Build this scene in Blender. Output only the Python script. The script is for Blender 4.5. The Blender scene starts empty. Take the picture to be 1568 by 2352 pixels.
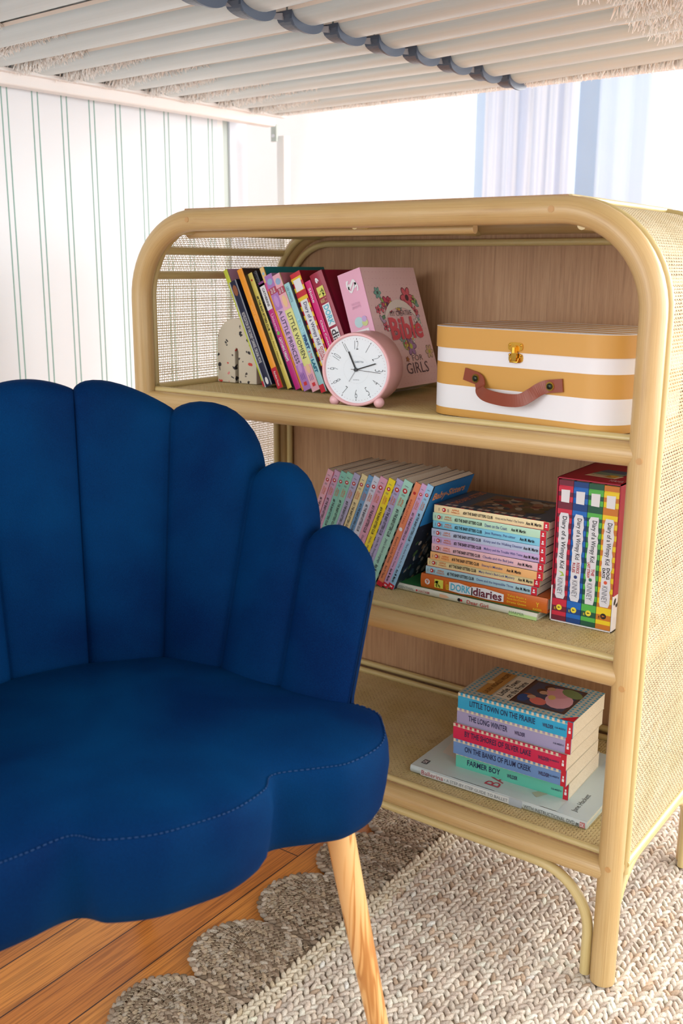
import bpy, math, random
import numpy as np
from mathutils import Matrix, Vector
random.seed(7); rng = np.random.default_rng(7)
PI = math.pi
S = bpy.context.scene
COL = S.collection

# ------------------------------------------------------------------ camera
cam_d = bpy.data.cameras.new('camera'); cam = bpy.data.objects.new('camera', cam_d); COL.objects.link(cam)
S.camera = cam
_r = Vector((0.8091163, 0.58761571, 0.00621118)); _u = Vector((-0.14314465, 0.18682955, 0.97190757)); _f = Vector((-0.56994773, 0.78727536, -0.23528088))
cam.matrix_world = Matrix(((_r.x, _u.x, -_f.x, 1.33239), (_r.y, _u.y, -_f.y, -1.24657), (_r.z, _u.z, -_f.z, 0.99830), (0, 0, 0, 1)))
cam_d.sensor_fit = 'HORIZONTAL'; cam_d.sensor_width = 36; cam_d.lens = 2324.7 * 36 / 1568
cam_d.dof.use_dof = True; cam_d.dof.focus_distance = 1.56; cam_d.dof.aperture_fstop = 9.0
cam_d.clip_start = 0.02
# ------------------------------------------------------------------ world, lights, exposure
W = bpy.data.worlds.new('world'); S.world = W; W.use_nodes = True
bg = W.node_tree.nodes['Background']; bg.inputs[0].default_value = (0.90, 0.96, 1.0, 1); bg.inputs[1].default_value = 1.45
def area(name, loc, look, sx, sy, power, col=(1, 1, 1)):
    d = bpy.data.lights.new(name, 'AREA'); d.shape = 'RECTANGLE'; d.size = sx; d.size_y = sy; d.energy = power; d.color = col
    o = bpy.data.objects.new(name, d); COL.objects.link(o); o.location = loc
    o.rotation_euler = (Vector(look) - Vector(loc)).to_track_quat('-Z', 'Y').to_euler()
    return o
area('window_light_far', (1.9, 2.35, 1.10), (1.15, 0.7, 0.0), 1.3, 1.7, 125, (1, .985, .96))
area('window_light_right', (3.2, 0.7, 1.3), (0.3, 0.3, 0.4), 1.8, 1.6, 55, (1, .98, .96))
area('window_light_left', (-1.9, 1.5, 1.2), (0.0, 0.9, 0.8), 1.2, 1.6, 16, (1, .98, .96))
area('fill_light_room', (-0.1, -3.2, 1.5), (0.4, 0.0, 0.6), 1.6, 1.5, 44, (1, .98, .95))  # soft fill added on the unseen camera side to brighten the shelf
S.view_settings.view_transform = 'Standard'; S.view_settings.look = 'None'
S.view_settings.exposure = 0.0; S.view_settings.gamma = 1.0; S.view_settings.use_curve_mapping = False

# ------------------------------------------------------------------ materials
def lin(c):
    return tuple(((x / 255) / 12.92 if x / 255 <= .04045 else ((x / 255 + .055) / 1.055) ** 2.4) for x in c) + (1,)
MC = {}
def flat(rgb, rough=.45, metal=0, spec=None, emit=None):
    k = (tuple(rgb), rough, metal)
    if k in MC: return MC[k]
    m = bpy.data.materials.new('paint_%d_%d_%d' % tuple(rgb)); m.use_nodes = True
    b = m.node_tree.nodes['Principled BSDF']; b.inputs['Base Color'].default_value = lin(rgb)
    b.inputs['Roughness'].default_value = rough; b.inputs['Metallic'].default_value = metal
    MC[k] = m; return m
class NT:
    def __init__(s, name):
        s.m = bpy.data.materials.new(name); s.m.use_nodes = True; s.t = s.m.node_tree; s.b = s.t.nodes['Principled BSDF']
    def n(s, typ, **kw):
        nd = s.t.nodes.new(typ)
        for k, v in kw.items():
            if k.startswith('i_'): nd.inputs[k[2:].replace('_', ' ')].default_value = v
            else: setattr(nd, k, v)
        return nd
    def l(s, a, b): s.t.links.new(a, b)
    def coords(s, kind='Object', scale=(1, 1, 1)):
        tc = s.n('ShaderNodeTexCoord'); mp = s.n('ShaderNodeMapping'); mp.inputs['Scale'].default_value = scale
        s.l(tc.outputs[kind], mp.inputs['Vector']); return mp.outputs[0]
    def noise(s, vec, scale, detail=4, rough=.55, dist=0):
        nd = s.n('ShaderNodeTexNoise'); nd.inputs['Scale'].default_value = scale; nd.inputs['Detail'].default_value = detail
        nd.inputs['Roughness'].default_value = rough; nd.inputs['Distortion'].default_value = dist; s.l(vec, nd.inputs['Vector']); return nd.outputs['Fac']
    def ramp(s, fac, stops):
        r = s.n('ShaderNodeValToRGB'); e = r.color_ramp.elements
        while len(e) < len(stops): e.new(.5)
        for i, (p, c) in enumerate(stops): e[i].position = p; e[i].color = lin(c)
        s.l(fac, r.inputs[0]); return r.outputs[0]
    def mix(s, fac, a, b, mode='MIX'):
        x = s.n('ShaderNodeMix', data_type='RGBA', blend_type=mode)
        if isinstance(fac, (int, float)): x.inputs[0].default_value = fac
        else: s.l(fac, x.inputs[0])
        for i, v in ((6, a), (7, b)):
            if isinstance(v, tuple): x.inputs[i].default_value = v
            else: s.l(v, x.inputs[i])
        return x.outputs[2]
    def bump(s, h, strength, dist=.001):
        b = s.n('ShaderNodeBump'); b.inputs['Strength'].default_value = strength; b.inputs['Distance'].default_value = dist
        s.l(h, b.inputs['Height']); s.l(b.outputs[0], s.b.inputs['Normal'])
    def base(s, c): s.l(c, s.b.inputs['Base Color'])
    def set(s, **kw):
        for k, v in kw.items(): s.b.inputs[k.replace('_', ' ')].default_value = v

def rattan(name, c1, c2, c3, rough=.38):
    t = NT(name); v = t.coords('UV', (60, 2.2, 1)); a = t.noise(v, 2.5, 6, .65, .3)
    v2 = t.coords('UV', (4, 5, 1)); b = t.noise(v2, 1.6, 3, .5)
    c = t.ramp(a, [(.28, c3), (.5, c1), (.72, c2)]); d = t.ramp(b, [(.3, c2), (.62, c1), (.78, c3)])
    t.base(t.mix(.4, c, d)); t.set(Roughness=rough); t.bump(a, .25, .0006)
    t.b.inputs['Coat Weight'].default_value = .25; t.b.inputs['Coat Roughness'].default_value = .25
    return t.m
M_pole = rattan('rattan_pole', (198, 164, 108), (212, 184, 134), (164, 124, 72))
M_thin = rattan('thin_rattan', (206, 184, 124), (220, 202, 150), (172, 146, 84))
def cane_mat(name, a, b, c):
    t = NT(name); v = t.coords('Object', (1, 1, 1)); n1 = t.noise(v, 14, 4); n2 = t.noise(v, 300, 2)
    t.base(t.mix(.18, t.ramp(n1, [(.35, a), (.6, b), (.75, c)]), t.ramp(n2, [(.3, c), (.6, b)]))); t.set(Roughness=.5)
    cc = t.b.inputs['Base Color'].links[0].from_socket; tr = t.n('ShaderNodeBsdfTranslucent'); t.l(cc, tr.inputs[0]); mx = t.n('ShaderNodeMixShader'); mx.inputs[0].default_value = .3
    t.l(t.b.outputs[0], mx.inputs[1]); t.l(tr.outputs[0], mx.inputs[2]); t.l(mx.outputs[0], t.t.nodes['Material Output'].inputs[0]); return t.m
M_cane = cane_mat('cane_weave', (220, 204, 164), (234, 222, 190), (202, 176, 124))
M_caneS = cane_mat('shelf_cane', (230, 208, 144), (242, 224, 172), (206, 180, 112))
t = NT('oak_veneer'); v = t.coords('Object', (130, 130, 5)); a = t.noise(v, 2.0, 6, .7, .4); b = t.noise(t.coords('Object', (14, 14, 1.2)), 1.2, 3)
t.base(t.mix(.45, t.ramp(a, [(.3, (140, 100, 68)), (.5, (186, 144, 106)), (.72, (208, 170, 132))]), t.ramp(b, [(.3, (166, 124, 88)), (.7, (202, 164, 126))])))
t.set(Roughness=.55); t.bump(a, .3, .0005); M_ply = t.m
# velvet
t = NT('blue_velvet'); v = t.coords('Object'); a = t.noise(v, 5, 3, .5, .3); b = t.noise(v, 900, 2, .6)
t.base(t.mix(.35, t.ramp(a, [(.34, (0, 26, 66)), (.66, (0, 54, 98))]), t.ramp(b, [(.35, (0, 20, 60)), (.7, (0, 50, 100))])))
t.set(Roughness=.75); t.b.inputs['Sheen Weight'].default_value = .08; t.b.inputs['Sheen Roughness'].default_value = .4
sh = t.ramp(a, [(.3, (0, 84, 140)), (.7, (10, 120, 176))]); t.l(sh, t.b.inputs['Sheen Tint']); t.b.inputs['Specular IOR Level'].default_value = .05
t.bump(b, .35, .0006); M_velvet = t.m
# ash leg
t = NT('ash_leg'); v = t.coords('Object', (1, 1, .06)); a = t.noise(v, 30, 3, .5, .8)
wv = t.n('ShaderNodeMath', operation='SINE'); mm = t.n('ShaderNodeMath', operation='MULTIPLY'); mm.inputs[1].default_value = 42; t.l(a, mm.inputs[0]); t.l(mm.outputs[0], wv.inputs[0])
t.base(t.ramp(wv.outputs[0], [(0, (232, 184, 122)), (.75, (222, 166, 100)), (1, (190, 128, 66))])); t.set(Roughness=.35); M_leg = t.m
# floor planks
t = NT('oak_floor'); v = t.coords('Object', (60, 2.4, 1)); a = t.noise(v, 2.2, 6, .7, 1.2); b = t.noise(t.coords('Object', (9, .9, 1)), 1.6, 4, .6, .8)
g = t.noise(t.coords('Object', (320, 7, 1)), 1.0, 2)
br = t.n('ShaderNodeTexBrick'); br.offset = .37; t.l(t.coords('Object', (1, 1, 1)), br.inputs['Vector'])
mp = br.inputs['Vector'].links[0].from_node; mp.inputs['Rotation'].default_value = (0, 0, PI / 2)
for k, vv in (('Scale', 1.0), ('Brick Width', 1.1), ('Row Height', .085), ('Mortar Size', .0012)): br.inputs[k].default_value = vv
br.inputs['Color1'].default_value = lin((236, 212, 180)); br.inputs['Color2'].default_value = lin((255, 244, 224)); br.inputs['Mortar'].default_value = lin((70, 34, 14))
c = t.mix(.5, t.ramp(a, [(.3, (142, 84, 32)), (.5, (204, 136, 60)), (.72, (226, 164, 84))]), t.ramp(b, [(.32, (156, 92, 36)), (.66, (224, 156, 76))]))
c = t.mix(.35, c, t.ramp(g, [(.42, (104, 56, 18)), (.52, (220, 152, 76))])); t.base(t.mix(1.0, c, br.outputs['Color'], 'MULTIPLY')); t.set(Roughness=.42); t.bump(a, .15, .0006); M_floor = t.m
# walls
def plain(name, rgb, rough=.6, var=4):
    t = NT(name); a = t.noise(t.coords('Object'), 3, 3)
    t.base(t.ramp(a, [(.3, tuple(max(0, x - var) for x in rgb)), (.7, rgb)])); t.set(Roughness=rough); return t.m
M_white = plain('white_paint', (246, 246, 246)); M_groove = plain('pale_sage_groove', (150, 186, 178)); M_rail = plain('white_lacquer', (240, 240, 240), .4)
M_bead = plain('pale_panel', (234, 239, 245)); M_sage = plain('sage_shade_and_bracket', (190, 202, 198)); M_blue = plain('pale_blue_trim', (226, 233, 243))
t = NT('slat_birch'); a = t.noise(t.coords('Object', (2, 80, 80)), 1.2, 4)
t.base(t.ramp(a, [(.3, (200, 216, 220)), (.7, (212, 226, 230))])); t.set(Roughness=.35); M_slat = t.m
M_slatedge = plain('slat_edge', (250, 246, 238), .5)
M_clip = plain('slate_plastic', (78, 92, 112), .35, 8); M_link = plain('grey_plastic_strap', (164, 170, 180), .35)
t = NT('fleece'); a = t.noise(t.coords('Object'), 160, 3); t.base(t.ramp(a, [(.3, (250, 248, 244)), (.7, (255, 255, 253))])); t.set(Roughness=.9); t.bump(a, .8, .003); M_fleece = t.m
def jute(name):
    t = NT(name); at = t.n('ShaderNodeAttribute', attribute_name='tone'); v = t.coords('Object', (1, 1, 1)); f = t.noise(v, 700, 3, .7, .5)
    t.base(t.mix(1.0, at.outputs['Color'], t.ramp(f, [(.3, (200, 192, 182)), (.62, (255, 255, 255))]), 'MULTIPLY')); t.set(Roughness=.85); t.bump(f, .8, .0014)
    t.b.inputs['Specular IOR Level'].default_value = .2; return t.m
M_jute = jute('jute_braid')
# terrazzo
t = NT('terrazzo'); v = t.coords('Object'); vo = t.n('ShaderNodeTexVoronoi', feature='F1'); vo.inputs['Scale'].default_value = 58; vo.inputs['Randomness'].default_value = 1
nz = t.n('ShaderNodeTexNoise'); nz.inputs['Scale'].default_value = 90; t.l(v, nz.inputs['Vector'])
vm = t.n('ShaderNodeVectorMath', operation='MULTIPLY_ADD'); vm.inputs[1].default_value = (.02, .02, .02); t.l(nz.outputs['Color'], vm.inputs[0]); t.l(v, vm.inputs[2]); t.l(vm.outputs[0], vo.inputs['Vector'])
sp = t.n('ShaderNodeSeparateColor'); t.l(vo.outputs['Color'], sp.inputs[0])
lt = t.n('ShaderNodeMath', operation='LESS_THAN'); t.l(vo.outputs['Distance'], lt.inputs[0])
th = t.n('ShaderNodeMath', operation='MULTIPLY_ADD'); t.l(sp.outputs[1], th.inputs[0]); th.inputs[1].default_value = .62; th.inputs[2].default_value = -.12; t.l(th.outputs[0], lt.inputs[1])
chip = t.ramp(sp.outputs[0], [(0, (34, 34, 40)), (.4, (214, 70, 60)), (.6, (226, 140, 140)), (.8, (70, 60, 58))]); t.t.nodes[-1].color_ramp.interpolation = 'CONSTANT' if hasattr(t.t.nodes[-1], 'color_ramp') else None
t.base(t.mix(lt.outputs[0], lin((216, 206, 186)), chip)); t.set(Roughness=.5); M_terr = t.m
M_clock = plain('pink_enamel', (238, 186, 190), .28, 2); M_dial = flat((226, 234, 240), .5); M_black = flat((24, 24, 28), .4); M_chrome = flat((190, 190, 190), .2, 1)
M_brass = flat((226, 172, 70), .22, 1); M_leather = plain('tan_leather', (142, 68, 44), .42, 12)
t = NT('page_edges'); a = t.noise(t.coords('Object', (900, 900, 900)), 1, 2); t.base(t.ramp(a, [(.35, (222, 210, 184)), (.6, (242, 232, 212))])); t.set(Roughness=.8); M_page = t.m
M_orange = plain('ochre_paper', (210, 158, 78), .5, 3); M_wpap = plain('white_paper', (236, 235, 238), .5, 2)

# ------------------------------------------------------------------ mesh builder
TXT = {}
def text_mesh(s, bold):
    k = (s, bold)
    if k not in TXT:
        cu = bpy.data.curves.new('t', 'FONT'); cu.body = s; cu.size = 1; cu.resolution_u = 2; cu.offset = bold; cu.fill_mode = 'FRONT'
        o = bpy.data.objects.new('t', cu); me = o.to_mesh()
        v = np.array([p.co[:2] for p in me.vertices]).reshape(-1, 2); f = [tuple(p.vertices) for p in me.polygons]
        o.to_mesh_clear(); bpy.data.objects.remove(o); bpy.data.curves.remove(cu)
        if len(v): v = (v - v.min(0)) / np.maximum(v.max(0) - v.min(0), 1e-6)
        TXT[k] = (v, f)
    return TXT[k]
class MB:
    def __init__(s): s.v = []; s.f = []; s.mi = []; s.uv = []; s.mats = []; s.sm = []
    def slot(s, m):
        if m not in s.mats: s.mats.append(m)
        return s.mats.index(m)
    def add(s, vs, fs, m, smooth=False, uvs=None):
        o = len(s.v); s.v += [tuple(map(float, p)) for p in vs]; k = s.slot(m)
        for i, f in enumerate(fs):
            s.f.append(tuple(o + int(j) for j in f)); s.mi.append(k); s.sm.append(smooth)
            s.uv += uvs[i] if uvs else [(0, 0)] * len(f)
    def box(s, a, b, m):
        x0, y0, z0 = a; x1, y1, z1 = b
        s.add([(x0, y0, z0), (x1, y0, z0), (x1, y1, z0), (x0, y1, z0), (x0, y0, z1), (x1, y0, z1), (x1, y1, z1), (x0, y1, z1)],
              [(0, 3, 2, 1), (4, 5, 6, 7), (0, 1, 5, 4), (1, 2, 6, 5), (2, 3, 7, 6), (3, 0, 4, 7)], m)
    def decal(s, fr, a0, b0, a1, b1, m, lift=.00025):
        o, ga, gb = fr; n = ga.cross(gb) * lift
        s.add([o + ga * a + gb * b + n for a, b in ((a0, b0), (a1, b0), (a1, b1), (a0, b1))], [(0, 1, 2, 3)], m)
    def poly(s, fr, pts, m, lift=.0003):
        o, ga, gb = fr; n = ga.cross(gb) * lift
        s.add([o + ga * a + gb * b + n for a, b in pts], [tuple(range(len(pts)))], m)
    def disc(s, fr, a, b, r, m, lift=.0004, n=14, sx=1, ang=0):
        ca, sa = math.cos(ang), math.sin(ang)
        s.poly(fr, [(a + r * sx * math.cos(2 * PI * i / n) * ca - r * math.sin(2 * PI * i / n) * sa, b + r * sx * math.cos(2 * PI * i / n) * sa + r * math.sin(2 * PI * i / n) * ca) for i in range(n)], m, lift)
    def text(s, st, fr, a, b, w, h, m, bold=0.0, lift=.0006):
        v, f = text_mesh(st, bold)
        if not len(v): return
        o, ga, gb = fr; n = ga.cross(gb) * lift
        s.add([o + ga * (a + w * p[0]) + gb * (b + h * p[1]) + n for p in v], f, m)
    def tube(s, pts, r, m, n=16, caps=True, closed=False):
        P = [Vector(p) for p in pts]; N = len(P); rs = r if isinstance(r, (list, tuple)) else [r] * N
        T = []
        for i in range(N):
            a = P[(i - 1) % N] if closed or i > 0 else P[i]; b = P[(i + 1) % N] if closed or i < N - 1 else P[i]
            T.append((b - a).normalized())
        ref = Vector((0, 0, 1)) if abs(T[0].z) < .9 else Vector((0, 1, 0))
        u = T[0].cross(ref).normalized(); vs = []; L = 0; Ls = []
        for i in range(N):
            u = (u - T[i] * u.dot(T[i])).normalized(); w = T[i].cross(u)
            if i: L += (P[i] - P[i - 1]).length
            Ls.append(L)
            vs += [P[i] + (u * math.cos(2 * PI * k / n) + w * math.sin(2 * PI * k / n)) * rs[i] for k in range(n)]
        fs = []; uv = []; M = N if closed else N - 1; off = random.random() * 7
        for i in range(M):
            j = (i + 1) % N
            for k in range(n):
                l = (k + 1) % n; fs.append((i * n + k, i * n + l, j * n + l, j * n + k))
                l0, l1 = Ls[i] + off, (Ls[j] if j else L + .01) + off
                uv.append([(k / n, l0), ((k + 1) / n, l0), ((k + 1) / n, l1), (k / n, l1)])
        s.add(vs, fs, m, True, uv)
        if caps and not closed:
            s.add(vs[:n], [tuple(reversed(range(n)))], m); s.add(vs[-n:], [tuple(range(n))], m)
    def ell(s, c, rx, ry, rz, m, n=16, k=10):
        vs = []; fs = []
        for i in range(k + 1):
            a = PI * i / k
            for j in range(n): b = 2 * PI * j / n; vs.append((c[0] + rx * math.sin(a) * math.cos(b), c[1] + ry * math.sin(a) * math.sin(b), c[2] + rz * math.cos(a)))
        for i in range(k):
            for j in range(n): fs.append((i * n + j, (i + 1) * n + j, (i + 1) * n + (j + 1) % n, i * n + (j + 1) % n))
        s.add(vs, fs, m, True)
    def grid(s, G, m, closed_u=False, smooth=True):
        G = np.asarray(G); a, b = G.shape[:2]; fs = []
        for i in range(a if closed_u else a - 1):
            for j in range(b - 1): fs.append((i * b + j, i * b + j + 1, ((i + 1) % a) * b + j + 1, ((i + 1) % a) * b + j))
        s.add(G.reshape(-1, 3), fs, m, smooth)
    def build(s, name, parent=None, bevel=0, seg=2, loc=None, fix=False):
        me = bpy.data.meshes.new(name); me.from_pydata(s.v, [], s.f)
        for m in s.mats: me.materials.append(m)
        me.polygons.foreach_set('material_index', s.mi); me.polygons.foreach_set('use_smooth', s.sm)
        uv = me.uv_layers.new(name='uv'); uv.data.foreach_set('uv', np.array(s.uv, dtype=np.float32).ravel())
        if fix:
            import bmesh
            bm = bmesh.new(); bm.from_mesh(me); bmesh.ops.remove_doubles(bm, verts=bm.verts, dist=1e-6); bmesh.ops.recalc_face_normals(bm, faces=bm.faces); bm.to_mesh(me); bm.free()
        me.update()
        o = bpy.data.objects.new(name, me); COL.objects.link(o)
        if parent: o.parent = parent
        if loc: o.location = loc
        if bevel:
            b = o.modifiers.new('bevel', 'BEVEL'); b.width = bevel; b.segments = seg; b.limit_method = 'ANGLE'; b.angle_limit = math.radians(40)
        return o
def fast_mesh(name, V, F4, m, parent=None, tone=None, smooth=True):
    me = bpy.data.meshes.new(name); nv, nf = len(V), len(F4)
    me.vertices.add(nv); me.vertices.foreach_set('co', np.asarray(V, np.float32).ravel())
    me.loops.add(nf * 4); me.loops.foreach_set('vertex_index', np.asarray(F4, np.int32).ravel())
    me.polygons.add(nf); me.polygons.foreach_set('loop_start', np.arange(0, nf * 4, 4, dtype=np.int32))
    me.polygons.foreach_set('use_smooth', np.full(nf, smooth)); me.materials.append(m)
    if tone is not None:
        ca = me.color_attributes.new('tone', 'FLOAT_COLOR', 'POINT'); ca.data.foreach_set('color', np.asarray(tone, np.float32).ravel())
    me.update(calc_edges=True); me.validate()
    o = bpy.data.objects.new(name, me); COL.objects.link(o)
    if parent: o.parent = parent
    return o
def thing(name, label, cat, loc=(0, 0, 0), rot=None, group=None):
    o = bpy.data.objects.new(name, None); COL.objects.link(o); o.location = loc; o.empty_display_size = .02
    if rot is not None: o.rotation_mode = 'XYZ'; o.rotation_euler = rot
    o['label'] = label; o['category'] = cat
    if group: o['group'] = group
    return o
def struct(name, mb): o = mb.build(name); o['kind'] = 'structure'; return o
def arc(cx, cz, r, a0, a1, y, n=14):
    return [(cx + r * math.cos(a0 + (a1 - a0) * i / n), y, cz + r * math.sin(a0 + (a1 - a0) * i / n)) for i in range(n + 1)]

# ================================================================== SETTING
FZ = -.012
m = MB(); m.box((-2.8, -2.6, FZ - .05), (3.4, 3.2, FZ), M_floor); struct('floor', m)
# left wall: beadboard with pairs of thin grooves
XW = -.45
m = MB(); m.box((XW - .06, -2.6, FZ), (XW, .69, 2.6), M_bead); 
y = -2.5
k0 = .079 - .0732 * 34
for i in range(44):
    yc = k0 + i * .0732
    if yc > .67: break
    for d in (-.0068, .0068):
        m.tube([(XW - .0004, yc + d, FZ + .09), (XW - .0004, yc + d, 2.6)], .0016, M_groove, 6, False)
struct('wall_left', m)
m = MB(); m.box((XW - .06, .69, FZ), (XW, .709, 2.6), M_white); struct('trim_1', m)
m = MB(); m.box((XW - .06, .709, FZ), (XW - .008, .737, 2.6), M_sage); struct('jamb_shade_strip', m)  # door-jamb shadow, put in as a grey-green coloured strip
m = MB(); m.box((XW - .06, .737, FZ), (XW - .002, .80, 2.6), M_blue); struct('trim_3', m)
m = MB(); m.box((-2.8, -2.6, 2.6), (3.4, 3.2, 2.65), M_white); struct('ceiling', m)
m = MB(); m.box((XW, -2.6, FZ), (XW + .014, .69, FZ + .1), M_rail); struct('baseboard_left', m)
# far wall with a window behind sheer curtains
YF = 2.4
m = MB(); m.box((-2.8, YF, FZ), (-.78, YF + .08, 2.8), M_white); m.box((1.1, YF, FZ), (3.4, YF + .08, 2.8), M_white)
m.box((-.78, YF, FZ), (1.1, YF + .08, .55), M_white); m.box((-.78, YF, 2.2), (1.1, YF + .08, 2.8), M_white); struct('wall_far', m)
m = MB(); m.box((-2.8, YF - .014, FZ), (3.4, YF, FZ + .1), M_rail); struct('baseboard_far', m)
wn = MB(); casing = plain('pale_blue_casing', (190, 212, 236))
for a, b in (((-.665, YF - .03, .5), (-.605, YF, 2.25)), ((-.25, YF - .03, .5), (-.15, YF, 2.25)), ((.55, YF - .03, .5), (.61, YF, 2.25)), ((-.7, YF - .05, .5), (.65, YF, .54)), ((-.7, YF - .03, 2.2), (.65, YF, 2.26))): wn.box(a, b, casing)
wo = struct('window_1', wn)
g = NT('window_glass'); g.set(Roughness=.02); g.b.inputs['Transmission Weight'].default_value = 1; g.base(g.ramp(g.noise(g.coords(), 1), [(0, (250, 252, 255)), (1, (255, 255, 255))]))
gp = MB(); gp.box((-.66, YF + .03, .54), (.6, YF + .036, 2.2), g.m); gp.build('window_pane', wo)
sheer = NT('sheer_fabric'); s_ = sheer.noise(sheer.coords('Object', (26, 1, .2)), 1.5, 2)
cc = sheer.ramp(s_, [(.4, (224, 230, 244)), (.52, (250, 251, 255)), (.62, (234, 238, 248))]); sheer.base(cc); sheer.set(Roughness=.9)
tr = sheer.n('ShaderNodeBsdfTranslucent'); sheer.l(cc, tr.inputs[0]); mx = sheer.n('ShaderNodeMixShader'); mx.inputs[0].default_value = .5
sheer.l(sheer.b.outputs[0], mx.inputs[1]); sheer.l(tr.outputs[0], mx.inputs[2]); sheer.l(mx.outputs[0], sheer.t.nodes['Material Output'].inputs[0])
blue_c = plain('pale_blue_curtain', (206, 222, 242), .9)
def curtain(x0, x1, y, amp, nf, mat, label, group):
    n = nf * 10; G = np.zeros((2, n + 1, 3)); m = MB()
    for i in range(n + 1):
        x = x0 + (x1 - x0) * i / n; yy = y + amp * math.sin(2 * PI * nf * i / n) + amp * .3 * math.sin(5.3 * PI * nf * i / n)
        for j, z in enumerate((.03, 2.25)): G[j, i] = (x, yy, z)
    m.grid(G, mat); o = m.build('curtain'); o['label'] = label; o['category'] = 'curtain'; o['group'] = group
    sol = o.modifiers.new('s', 'SOLIDIFY'); sol.thickness = .0015; return o
curtain(-.605, -.25, YF - .07, .007, 6, sheer.m, 'white sheer curtain with fine folds hanging over the bright window at left', 'curtains at the far window')
curtain(-.15, .05, YF - .09, .005, 2, blue_c, 'pale blue opaque curtain hanging right of the sheer one', 'curtains at the far window')
m = MB(); m.tube([(-.75, YF - .08, 2.27), (.75, YF - .08, 2.27)], .011, M_rail, 12); o = m.build('curtain_rod'); o['label'] = 'white curtain rod above the far window'; o['category'] = 'curtain rod'
m = MB()
# ================================================================== LOFT BED
BR = math.radians(-3.5)
bed = thing('loft_bed', 'white loft bed frame overhead with curved slats on dark clips', 'bed', (-.415, 0, 1.36), (0, 0, BR))
m = MB(); m.box((-.02, -1.2, -.027), (.012, .80, .05), M_rail); m.build('side_rail', bed, .003)
m = MB(); m.box((.012, -1.2, -.006), (.03, .82, .0), M_rail); m.build('slat_ledge', bed)
m = MB(); m.box((-.02, .80, .0), (1.50, .83, .05), M_rail); m.build('end_rail', bed, .003)
m = MB(); m.box((1.50, -1.2, -.055), (1.53, .87, .05), M_rail); m.build('side_rail', bed, .003)
m = MB(); m.box((-.008, .82, FZ - 1.36), (.020, .845, -.045), M_rail); m.build('bed_leg', bed, .004)
m = MB(); m.box((-.010, .805, -.060), (.008, .811, -.020), M_sage); m.tube([(-.001, .806, -.047), (-.001, .802, -.047)], .004, M_blue, 10); m.build('corner_bracket', bed)
m = MB(); m.box((1.49, .855, FZ - 1.36), (1.53, .895, .0), M_rail); m.build('bed_leg', bed, .004)
m = MB(); m.box((1.49, -1.22, FZ - 1.36), (1.53, -1.18, .0), M_rail); m.build('bed_leg', bed, .004)
def slat_mesh(x0, x1, f):
    mb = MB(); n = 12; w = .034; G = []
    prof = [(-w * math.cos(PI * k / 12), -.0150 * math.sin(PI * k / 12)) for k in range(13)]
    for i in range(n + 1):
        x = x0 + (x1 - x0) * i / n
        G.append([(x, p[0], p[1] + f(x)) for p in prof])
    mb.grid(G, M_slat); tp = [[(p[0][0], y_, p[0][2] + .006) for y_ in (-w, w)] for p in G]; mb.grid([q[::-1] for q in tp], M_slat, smooth=False)
    for e in (0, -1): mb.add(G[e] + tp[e][::-1], [tuple(range(15))], M_slat)
    for sy in (w, -w): mb.add([(x0, sy, f(x0)), (x1, sy, f(x1)), (x1, sy, f(x1) + .006), (x0, sy, f(x0) + .006)], [(0, 1, 2, 3)] if sy < 0 else [(3, 2, 1, 0)], M_slatedge)
    return mb
CX = .70
left_s = slat_mesh(.0, CX - .002, lambda x: .012 - .0 * x)
right_s = slat_mesh(CX + .002, 1.50, lambda x: .012 + .022 * ((x - CX) / .8))
lm_ = rm_ = None
clipm = MB()
n = 12
for (xa, xb, ex) in ((-.021, -.009, .0005), (-.0085, .008, .0015), (.008, .0125, .0075)):
    G = []
    for i in range(n + 1):
        y = -.0365 + .073 * i / n; zz = .0125 - .0155 * max(0, 1 - (y / .0365) ** 2) ** .5 - .0005
        G.append([(xa, y, zz - .0038 - ex), (xb, y, zz - .0038 - ex), (xb, y, zz + .001), (xa, y, zz + .001), (xa, y, zz - .0038 - ex)])
    clipm.grid(G, M_clip, smooth=False); clipm.add(G[0][:4], [(0, 1, 2, 3)], M_clip); clipm.add(G[-1][:4], [(3, 2, 1, 0)], M_clip)
clipm.tube([(0, 0, -.0075), (0, 0, .000)], .0016, M_link, 8)
strap = MB(); strap.add([(-.045, .039, .004), (-.045, .039, .008), (-.006, .070, .010), (-.006, .070, .0005), (-.045, .042, .004), (-.045, .042, .008), (-.006, .073, .010), (-.006, .073, .0005)], [(0, 1, 2, 3), (7, 6, 5, 4), (0, 3, 7, 4), (1, 5, 6, 2), (0, 4, 5, 1), (3, 2, 6, 7)], M_link)
strap.box((-.026, .0365, .008), (.012, .041, .012), M_clip)
yk = [-1.13, -1.027, -.923, -.82, -.717, -.613, -.51, -.405, -.30, -.192, -.083, .015, .123, .231, .338, .445, .551, .660, .760]
for k, y in enumerate(yk):
    if k == 0:
        a = left_s.build('slat', bed); b = right_s.build('slat', bed); c = clipm.build('slat_clip', bed); d = strap.build('clip_strap', bed); proto = (a, b, c, d)
        items = proto
    else:
        items = []
        for q in proto:
            e = q.copy(); COL.objects.link(e); e.parent = bed; items.append(e)
    for q in items: q.location = (0, y, 0)
    items[2].location = (CX, y, .0); items[3].location = (CX, y, .0)
m = MB(); 
G = []
for i in range(61):
    row = []
    for j in range(91):
        x = -.39 + 1.48 * i / 60; y = -1.15 + 2.0 * j / 90
        nn = math.sin(x * 31 + 3 * math.sin(y * 17)) * math.sin(y * 43 + 2 * math.sin(x * 23))
        row.append((x, y, 1.384 + .004 * nn))
    G.append(row)
m.grid(G, M_fleece); m.box((-.385, -1.14, 1.392), (1.085, .82, 1.56), M_white)
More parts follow.
